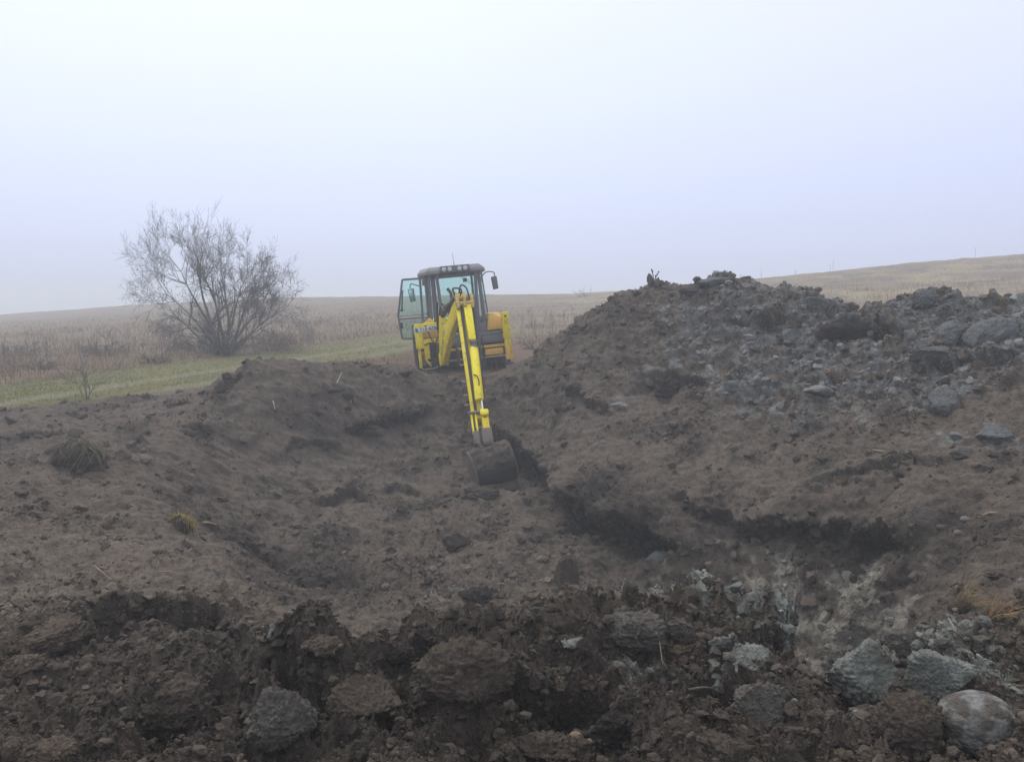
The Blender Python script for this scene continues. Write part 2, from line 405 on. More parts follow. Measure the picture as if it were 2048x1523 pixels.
def relief(x, y, z, w):
    """broken ground: thickness to add along the surface's own normal"""
    h = np.zeros_like(x)
    m = w > 0
    if m.any():
        xm, ym = x[m], y[m]
        g, r, d, q, near, n1, n2 = masks(xm, ym)
        u, v = surf_uv(xm, ym, z[m])
        rub = np.clip(sstep(-.15, .35, n1 + .5 * n2) * .75 + q, 0, 1.4)
        b = 0.085 * fbm(u, v, 1.9, 6, 8, .62) * (1 + .6 * q)
        b = b + (0.06 + 0.30 * q) * chunks(u, v, 0.75, 101, .5)
        b = b + (0.08 + 0.38 * q) * chunks(u, v, 0.40, 111, .55)
        b = b + (0.10 + 0.45 * rub) * chunks(u, v, 0.21, 121, .5)
        b = b + (0.12 + 0.50 * rub) * clods(u, v, 0.11, 131, .5, .15, .7)
        b = b + (0.08 + 0.50 * rub) * chunks(u, v, 0.055, 136, .6)
        nf = np.where(ym < 6.5, 1.0, 0.0)
        b = b + nf * 0.6 * clods(u, v, 0.030, 141, .6, .15, .7)
        b = b + nf * 0.5 * clods(u, v, 0.014, 151, .6)
        rd = 1 - np.abs(fbm(u, v, 4.0, 5, 90, .6)) * 1.6
        b = b + (0.026 + 0.028 * q) * rd
        b = b + 0.012 * fbm(u, v, 16, 3, 95, .6) * (1 + q)
        b = b + near * .045 * (1 - np.abs(fbm(u, v, 9.0, 4, 97, .65)) * 1.8)
        b = b - 0.12 * np.clip(d, 0, 1.2) * sstep(-.1, .5, n1 + .3)
        b = b + scarps(u, v)[0]
        h[m] = b * w[m]
    mm = (w < 1) & (y > 3) & (y < 70)
    h[mm] += 0.03 * fbm(x[mm], y[mm], 2.2, 3, 20) * (1 - w[mm])
    return h
def height(x, y, detail=True):
    z, w = macro(x, y)
    return (z + relief(x, y, z, w) if detail else z), w
def hz(x, y):
    return float(height(np.array([float(x)]), np.array([float(y)]))[0][0])

# track across the field
def gnd(u, v):
    Y = np.arange(9, 75, .1); P = np.array([W(u, v, y) for y in Y]); z = field(P[:, 0].copy(), P[:, 1].copy())
    k = np.nonzero(P[:, 2] < z)[0]; k = k[0] if len(k) else len(Y) - 1
    return (P[k, 0], P[k, 1])
TRACK = np.array([(-12.0, 4.0)] + [gnd(*q) for q in ((-60,818),(60,798),(200,776),(400,745),(560,722),(680,704),(760,690),(850,676),(960,664))])
def track_d(x, y):
    d = np.full(x.shape, 1e9); s = np.zeros(x.shape)
    for i in range(len(TRACK) - 1):
        ax, ay = TRACK[i]; bx, by = TRACK[i + 1]
        ex, ey = bx - ax, by - ay; L = math.hypot(ex, ey)
        t = np.clip(((x - ax) * ex + (y - ay) * ey) / (L * L), 0, 1)
        dd = np.hypot(x - ax - t * ex, y - ay - t * ey)
        sg = np.sign((x - ax) * ey - (y - ay) * ex)
        k = dd < d
        d = np.where(k, dd, d); s = np.where(k, sg, s)
    return d * s      # positive to the right of the way
def mixc(c, col, w):
    return c + (np.array(col) - c) * np.clip(w, 0, 1)[:, None]
def ground_colour(x, y, w, z):
    c = np.zeros((len(x), 3))
    # field
    n = fbm(x, y, 0.25, 4, 31, .6); n2 = fbm(x, y, 1.1, 4, 35, .6)
    c[:] = (0.21, 0.17, 0.125)
    c = mixc(c, (0.30, 0.24, 0.14), sstep(-0.05, .45, n + .3 * n2) * sstep(-5, 10, x))
    c = mixc(c, (0.17, 0.125, 0.10), sstep(.05, .5, -n + .35 * n2))
    c = mixc(c, (0.085, 0.065, 0.058), sstep(.28, .5, fbm(x * .5, y * 1.6, .33, 3, 38)) * sstep(2, 12, x) * .8)
    c = mixc(c, (0.155, 0.10, 0.075), sstep(6.5, 3.5, np.abs(x + 1.5)) * sstep(34, 24, y) * .75)
    t = track_d(x, y); ta = np.abs(t)
    c = mixc(c, (0.18, 0.185, 0.08), sstep(2.6, 1.2, ta + 1.4 * n2) * sstep(60, 22, y) * .85)
    c = mixc(c, (0.22, 0.205, 0.09), sstep(.0, .5, n2 + .1) * sstep(2.4, 1.2, ta) * .7 * sstep(60, 22, y))
    rut = np.minimum(np.abs(t - 0.15), np.abs(t - 1.7))
    c = mixc(c, (0.24, 0.21, 0.165), sstep(.5, .12, rut + .45 * n2) * .55 * sstep(40, 18, y))
    m = w > 0
    xm, ym = x[m], y[m]
    g, r, d, q, near, n1, nn = masks(xm, ym)
    xm, ym = surf_uv(xm, ym, z[m])
    nn = fbm(xm, ym, 3.1, 3, 70, .6)
    n3 = fbm(xm, ym, 9, 3, 78, .7)
    s = np.zeros((m.sum(), 3)); s[:] = (0.113, 0.0925, 0.0755)
    s = mixc(s, (0.074, 0.061, 0.052), sstep(-.1, .6, n1))
    s = mixc(s, (0.130, 0.107, 0.087), r * (.6 + .6 * n1))
    s = mixc(s, (0.076, 0.063, 0.052), near * .85)
    s = mixc(s, (0.092, 0.068, 0.050), near * sstep(.1, .5, n1 - .2 * nn) * .6)
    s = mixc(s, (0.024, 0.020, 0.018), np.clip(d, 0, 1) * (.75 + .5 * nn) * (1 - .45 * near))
    n4 = fbm(xm, ym, 4.5, 3, 79, .7)
    gw = sstep(.30, .75, g * (.62 + .8 * n1 + 1.5 * nn + .8 * n4 + .5 * n3))
    gc = np.where((near > .5)[:, None], np.array((0.150, 0.160, 0.145)), np.array((0.135, 0.139, 0.137)))
    gc = gc * (1 + .45 * nn + .25 * n3)[:, None]
    s = s + (gc - s) * (gw * (.85 - .55 * sstep(-.1, .5, fbm(xm, ym, 2.2, 4, 84, .7))))[:, None]
    sk = blobs(x[m], y[m], STREAK)
    s = mixc(s, (0.215, 0.20, 0.17), sstep(.36, .80, sk * (.60 + 1.3 * fbm(xm, ym * .3, 4.0, 5, 300, .7) + .3 * n3)) * .85)
    s = mixc(s, (0.15, 0.14, 0.125), sstep(.42, .55, fbm(xm, ym, 2.6, 3, 88)) * .4 * (1 - near))
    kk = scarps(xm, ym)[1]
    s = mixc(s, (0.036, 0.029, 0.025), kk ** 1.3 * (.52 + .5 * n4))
    s *= (1 + .32 * n3 + .20 * nn)[:, None]
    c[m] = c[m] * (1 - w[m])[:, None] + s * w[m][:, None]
    return np.clip(c, .008, .6)

# ---------------------------------------------------------------- materials
def mat_new(name):
    m = bpy.data.materials.new(name); m.use_nodes = True
    nt = m.node_tree
    return m, nt, nt.nodes["Principled BSDF"]
def earth_mat(name, rough=0.95, bump=1.0, scale=1.0, vary=0.35, spec=0.15):
    m, nt, b = mat_new(name)
    N = nt.nodes.new; Lk = nt.links.new
    at = N("ShaderNodeAttribute"); at.attribute_name = "Col"
    tc = N("ShaderNodeTexCoord")
    n1 = N("ShaderNodeTexNoise"); n1.inputs["Scale"].default_value = 28 * scale; n1.inputs["Detail"].default_value = 6; n1.inputs["Roughness"].default_value = .7
    n2 = N("ShaderNodeTexNoise"); n2.inputs["Scale"].default_value = 140 * scale; n2.inputs["Detail"].default_value = 3
    v = N("ShaderNodeTexVoronoi"); v.inputs["Scale"].default_value = 45 * scale
    for k in (n1, n2, v): Lk(tc.outputs["Object"], k.inputs["Vector"])
    mr = N("ShaderNodeMapRange"); mr.inputs["From Min"].default_value = .25; mr.inputs["From Max"].default_value = .75
    mr.inputs["To Min"].default_value = 1 - vary; mr.inputs["To Max"].default_value = 1 + vary
    Lk(n1.outputs["Fac"], mr.inputs["Value"])
    mx = N("ShaderNodeVectorMath"); mx.operation = 'SCALE'
    Lk(at.outputs["Color"], mx.inputs[0]); Lk(mr.outputs[0], mx.inputs["Scale"])
    Lk(mx.outputs[0], b.inputs["Base Color"])
    b.inputs["Roughness"].default_value = rough
    b.inputs["Specular IOR Level"].default_value = spec
    ad = N("ShaderNodeMath"); ad.operation = 'ADD'
    Lk(n1.outputs["Fac"], ad.inputs[0])
    m2 = N("ShaderNodeMath"); m2.operation = 'MULTIPLY'; m2.inputs[1].default_value = .35
    Lk(n2.outputs["Fac"], m2.inputs[0])
    a2 = N("ShaderNodeMath"); a2.operation = 'MULTIPLY_ADD'; a2.inputs[1].default_value = -.5
    Lk(v.outputs["Distance"], a2.inputs[0]); Lk(m2.outputs[0], a2.inputs[2])
    Lk(a2.outputs[0], ad.inputs[1])
    bp = N("ShaderNodeBump"); bp.inputs["Strength"].default_value = .9; bp.inputs["Distance"].default_value = 0.02 * bump / scale
    Lk(ad.outputs[0], bp.inputs["Height"]); Lk(bp.outputs[0], b.inputs["Normal"])
    return m
M_EARTH = earth_mat("broken_earth")
M_FIELD = earth_mat("field_turf", bump=1.5, scale=.5, vary=.3)
M_CLOD = earth_mat("clod_earth", scale=1.6, bump=.8)

# ---------------------------------------------------------------- terrain mesh
az = np.concatenate([np.linspace(-180, -46, 60, endpoint=False), np.linspace(-46, 46, 1120, endpoint=False), np.linspace(46, 180, 60, endpoint=False)])
az = np.radians(az)
rr = [0.6]
while rr[-1] < 2.0: rr.append(rr[-1] * 1.02)
while rr[-1] < 7: rr.append(rr[-1] * 1.0036)
while rr[-1] < 17: rr.append(rr[-1] * 1.0021)
while rr[-1] < 34: rr.append(rr[-1] * 1.0060)
while rr[-1] < 140: rr.append(rr[-1] * 1.015)
while rr[-1] < 900: rr.append(rr[-1] * 1.08)
rr = np.array(rr)
A, R_ = np.meshgrid(az, rr)
GX = (np.sin(A) * R_).ravel(); GY = (np.cos(A) * R_).ravel()
na, nr = len(az), len(rr)
GZ, GW = macro(GX, GY)
GH = relief(GX, GY, GZ, GW)
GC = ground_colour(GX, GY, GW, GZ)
_g = np.stack([GX, GY, GZ], 1).reshape(nr, na, 3)
_ta = np.roll(_g, -1, 1) - np.roll(_g, 1, 1)
_tr = np.gradient(_g, axis=0)
_n = np.cross(_ta, _tr); _n /= np.linalg.norm(_n, axis=2, keepdims=True) + 1e-12
_n *= np.sign(_n[:, :, 2:3] + 1e-9)
GN = _n.reshape(-1, 3)
I, J = np.meshgrid(np.arange(na), np.arange(nr - 1))
I = I.ravel(); J = J.ravel(); I2 = (I + 1) % na
F = np.c_[J * na + I, J * na + I2, (J + 1) * na + I2, (J + 1) * na + I][:, ::-1]
V = np.c_[GX, GY, GZ] + GN * GH[:, None]
GD = np.repeat(np.gradient(rr) / rr, na)          # row spacing, for even scattering
fc = V[F].mean(1); fw = GW[F].mean(1)
def submesh(name, keep, mat):
    f = F[keep]
    u, inv = np.unique(f, return_inverse=True)
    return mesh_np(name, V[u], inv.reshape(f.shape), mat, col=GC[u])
td = np.abs(track_d(fc[:, 0], fc[:, 1]))
dug = fw > .5
is_track = ~dug & (td < 2.4) & (fc[:, 1] < 60) & (fc[:, 1] > 3)
xx, yy = fc[:, 0], fc[:, 1]
right_heap = dug & (yy > 8.0) & (xx > 0.35 + 0.0 * yy) & (fc[:, 2] > 0.25)
left_heap = dug & (yy > 12.8) & (xx < -1.9) & (xx > -6.8) & (fc[:, 2] > 0.14)
near_heap = dug & (yy < 6.6) & ~((yy > 4.9) & (xx > -2.9)) & (xx < 4.0) & (yy > .3)
near_heap &= ~((xx > 2.2) & (yy > 4.2))
pit = dug & ~right_heap & ~left_heap & ~near_heap
tag(submesh("ground", ~dug & ~is_track, M_FIELD), "misty dry grass hillside rising behind the diggings", kind="structure")
tag(submesh("dirt_track", is_track, M_FIELD), "green grassy farm track with pale wheel ruts", kind="structure")
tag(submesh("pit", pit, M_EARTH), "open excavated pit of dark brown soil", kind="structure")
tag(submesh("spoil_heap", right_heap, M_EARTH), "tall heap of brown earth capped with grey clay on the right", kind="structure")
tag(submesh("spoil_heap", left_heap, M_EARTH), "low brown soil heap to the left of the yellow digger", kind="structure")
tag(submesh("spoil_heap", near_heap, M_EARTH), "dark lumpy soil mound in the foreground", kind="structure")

# ---------------------------------------------------------------- loose crumbs and clods
def ico(sub):
    t = (1 + 5 ** .5) / 2
    v = [(-1,t,0),(1,t,0),(-1,-t,0),(1,-t,0),(0,-1,t),(0,1,t),(0,-1,-t),(0,1,-t),(t,0,-1),(t,0,1),(-t,0,-1),(-t,0,1)]
    f = [(0,11,5),(0,5,1),(0,1,7),(0,7,10),(0,10,11),(1,5,9),(5,11,4),(11,10,2),(10,7,6),(7,1,8),(3,9,4),(3,4,2),(3,2,6),(3,6,8),(3,8,9),(4,9,5),(2,4,11),(6,2,10),(8,6,7),(9,8,1)]
    v = [np.array(p) / np.linalg.norm(p) for p in v]
    for _ in range(sub):
        c = {}; nf = []
        def mid(a, b):
            k = (min(a, b), max(a, b))
            if k not in c:
                p = v[a] + v[b]; v.append(p / np.linalg.norm(p)); c[k] = len(v) - 1
            return c[k]
        for a, b, d in f:
            x, y, z = mid(a, b), mid(b, d), mid(d, a)
            nf += [(a, x, z), (b, y, x), (d, z, y), (x, y, z)]
        f = nf
    return np.array(v), np.array(f)
ICO = {k: ico(k) for k in (0, 1, 2, 4, 5)}
def noise3(p, f, seed=0):
    return (perlin(p[:, 0] * f + 3, p[:, 1] * f, seed) + perlin(p[:, 1] * f + 9, p[:, 2] * f, seed + 1) + perlin(p[:, 2] * f + 5, p[:, 0] * f, seed + 2)) / 1.6
def chip(v, rng, n=7, lo=.5, hi=.92):
    """knock flat faces off a ball so that it reads as a broken block"""
    v = v.copy()
    for _ in range(n):
        k = rng.normal(size=3); k /= np.linalg.norm(k)
        d = rng.uniform(lo, hi)
        e = np.clip(v @ k - d, 0, None)
        v -= e[:, None] * k
    return v
def rot_rand(rng):
    q = rng.normal(size=4); q /= np.linalg.norm(q); w, x, y, z = q
    return np.array([[1-2*(y*y+z*z),2*(x*y-z*w),2*(x*z+y*w)],[2*(x*y+z*w),1-2*(x*x+z*z),2*(y*z-x*w)],[2*(x*z-y*w),2*(y*z+x*w),1-2*(x*x+y*y)]])
def scatter_crumbs():
    rng = np.random.default_rng(5)
    Rr = np.hypot(V[:, 0], V[:, 1])
    ok = (GW > .55) & (V[:, 1] > 1.8) & (V[:, 1] < 19.5) & (np.abs(V[:, 0]) < V[:, 1] * .95)
    idx = np.nonzero(ok)[0]
    x, y = V[idx, 0], V[idx, 1]
    n1 = fbm(x, y, 1.3, 4, 60, .6); n2 = fbm(x, y, 3.1, 3, 70, .6)
    q = blobs(x, y, ROUGH) + 1.0 * (y < 4.8); n5 = fbm(x, y, .7, 3, 66)
    wgt = (.10 + sstep(-.1, .4, n1 + .5 * n2 + .3 * n5) + 1.3 * np.clip(q, 0, 1)) * GD[idx]
    wgt /= wgt.sum()
    variants = {s: [] for s in (0, 1, 2)}
    for s in variants:
        for k in range(14):
            b, f = ICO[s]
            v = b @ np.diag(rng.uniform(.6, 1.15, 3))
            v = chip(v, rng, 7 if s else 3, .3, .8)
            v = v * (1 + .28 * noise3(b, 1.7, 30 + k) + (.12 * noise3(b, 4.5, 60 + k) if s > 1 else 0))[:, None]
            variants[s].append(v)
    Vs, Fs, Cs = [], [], []; base = 0
    N = 170000
    sel = rng.choice(len(idx), N, p=wgt); pick = idx[sel]; qs = np.clip(q[sel], 0, 1.2)
    px = 1.0 * (1 - rng.random(N)) ** (-1 / 1.9)
    nr_ = V[pick, 1] < 4.8
    px = np.clip(px * np.where(nr_, 1.15, .9 + .08 * qs), .9, np.where(nr_, 15, 11 - 2 * qs))
    size = px * Rr[pick] / 760 * .62
    size = np.minimum(size, .11 + .06 * qs)
    jit = rng.normal(size=(N, 3)) * .01
    for i in range(N):
        p = px[i]; s = 0 if p < 2.6 else (1 if p < 6.5 else 2)
        v = variants[s][rng.integers(14)]
        v = (v @ rot_rand(rng).T) * size[i]
        v[:, 2] *= .8
        c = V[pick[i]] + jit[i] + GN[pick[i]] * size[i] * .15
        Vs.append(v + c); f = ICO[s][1]
        Fs.append(f + base); base += len(v)
        k = GC[pick[i]] * (rng.uniform(.7, 1.55) if nr_[i] or qs[i] > .5 else rng.uniform(.75, 1.2))
        Cs.append(np.broadcast_to(k, v.shape))
    # broken clods covering the sheer faces of the cuts
    fd = dug & (fc[:, 1] > 2) & (fc[:, 1] < 17) & (np.abs(fc[:, 0]) < fc[:, 1] * .9)
    fi = np.nonzero(fd)[0]; q4 = V[F[fi]]
    ar = np.linalg.norm(np.cross(q4[:, 2] - q4[:, 0], q4[:, 3] - q4[:, 1]), axis=1) / 2
    R2 = (fc[fi] ** 2)[:, :2].sum(1); row = F[fi][:, 0] // na
    st = ar / (R2 * np.radians(92 / 1120) * (np.gradient(rr) / rr)[np.clip(row, 0, nr - 1)])
    wf = np.where(st > 3.0, ar / R2, 0); wf /= wf.sum()
    for i in rng.choice(len(fi), 42000, p=wf):
        a_, b_ = rng.random(2); p4 = q4[i]
        c = (p4[0] * (1 - a_) + p4[1] * a_) * (1 - b_) + (p4[3] * (1 - a_) + p4[2] * a_) * b_
        d_ = math.sqrt(R2[i]); pp = min(12, 1.5 * (1 - rng.random()) ** (-1 / 1.8)); sz = min(pp * d_ / 760 * .62, .09)
        s = 0 if pp < 3 else 1 if pp < 7 else 2
        v = (variants[s][rng.integers(14)] @ rot_rand(rng).T) * sz + c
        Vs.append(v); Fs.append(ICO[s][1] + base); base += len(v); Cs.append(np.broadcast_to(GC[F[fi[i]][0]] * rng.uniform(.6, 1.5), v.shape))
    # fine crumbs stuck on the big near lumps
    LV = np.vstack([a for a, b_, c_ in LUMPS]); LN = np.vstack([b_ for a, b_, c_ in LUMPS]); LC = np.vstack([c_ for a, b_, c_ in LUMPS])
    for i in rng.choice(len(LV), 16000):
        if LN[i][2] < -.1: continue
        s = 0; sz = LV[i][1] / 760 * .62 * min(5, .9 * (1 - rng.random()) ** (-1 / 2.2))
        v = (variants[0][rng.integers(14)] @ rot_rand(rng).T) * sz + LV[i]
        Vs.append(v); Fs.append(ICO[0][1] + base); base += len(v); Cs.append(np.broadcast_to(LC[i] * rng.uniform(.75, 1.35), v.shape))
    o = mesh_np("soil_crumbs", np.vstack(Vs), np.vstack(Fs), M_CLOD, col=np.vstack(Cs), smooth=False)
    tag(o, "loose crumbs and small clods strewn over the dug soil", kind="stuff")
LUMPS = []

# ---------------------------------------------------------------- the big lumps
_ys = np.concatenate([np.arange(2.2, 8, .02), np.arange(8, 22, .05)])
def hit(u, v):
    P = np.array([W(u, v, y) for y in _ys])
    z = height(P[:, 0], P[:, 1])[0]
    k = np.nonzero(P[:, 2] < z)[0]
    return P[k[0]] if len(k) else P[-1]
PAL = {'clay': (0.165, 0.175, 0.160), 'pale': (0.20, 0.20, 0.195), 'blue': (0.118, 0.124, 0.126), 'brown': (0.074, 0.060, 0.049), 'dark': (0.030, 0.026, 0.024), 'tan': (0.20, 0.155, 0.11), 'red': (0.100, 0.078, 0.062), 'dirty': (0.10, 0.092, 0.083)}
def lump(u, v, wpx, hpx, kind, label, seed, depth=.9, sub=4, n=10, lo=.42, hi=.92, amp=.2, name="earth_lump", cat="lump", group=None, cap=None, sink=.42, tilt=None, lift=0, fine=1.0):
    rng = np.random.default_rng(900 + seed)
    if wpx > 75 and v > 1150: sub = 5
    c = hit(u, v + hpx * .35)
    d = c[1]
    sx = wpx / FPX * d / 2 * 1.12; sz = hpx / FPX * d / 2 * 1.12; sy = (sx + sz) / 2 * depth
    b, f = ICO[sub]
    p = chip(b, rng, n, lo, hi)
    p = p * (1 + amp * noise3(p + seed, 1.5, seed) + amp * .55 * noise3(p + seed, 3.4, seed + 3) + fine * amp * .32 * noise3(p + seed, 8, seed + 6))[:, None]
    if sub >= 4:
        cr = 1 - np.abs(noise3(p - seed, 5, seed + 11)) * 2.2
        p = p * (1 - .05 * fine * np.clip(cr, 0, 1) ** 3)[:, None]
        p = p * (1 + .045 * fine * noise3(p, 17, seed + 9) + .03 * fine * noise3(p, 34, seed + 13))[:, None]
    if sub >= 4 and fine > .6:
        p = p * (1 + .13 * np.abs(noise3(p + 2, 5, seed + 40)) + .10 * np.abs(noise3(p, 11, seed + 41)) + .06 * np.abs(noise3(p, 24, seed + 42)))[:, None]
    p = p / np.abs(p).max(0)
    if tilt:
        a = math.radians(tilt)
        M = np.array([[math.cos(a), 0, math.sin(a)], [0, 1, 0], [-math.sin(a), 0, math.cos(a)]])
    else:
        M = np.eye(3)
    P = (p * np.array([sx, sy, sz])) @ M.T
    col = np.array(PAL[kind]) * (1 + .35 * noise3(p, 2.2, seed + 20) + .3 * noise3(p, 9, seed + 21))[:, None]
    dirt = sstep(.15, .55, noise3(p, 2.6, seed + 30) + (.35 * p[:, 2] if cap else 0) + .15)
    dc = np.array(PAL[cap] if cap else PAL['brown'])
    col = col + (dc - col) * (dirt * (.8 if cap else .45))[:, None]
    o = mesh_np(name, P, f, M_CLOD, col=np.clip(col, .008, .6))
    o.location = (c[0], c[1] + sy * .35, c[2] + sz * (.72 - sink) + lift)
    if v > 1150 and wpx > 40 and fine > .6:
        nn_ = P / (np.linalg.norm(P, axis=1, keepdims=True) + 1e-9)
        LUMPS.append((P + np.array(o.location), nn_, np.clip(col, .008, .6)))
    # origin at the underside
    zmin = P[:, 2].min() * .6
    o.data.transform(Matrix.Translation((0, 0, -zmin))); o.location.z += zmin
    return tag(o, label, cat, group)
G1 = "big broken clay blocks along the front edge"
G2 = "blocks of grey clay on the right heap"
G3 = "brown earth blocks in the foreground"
G4 = "pebbles lying in the near soil"
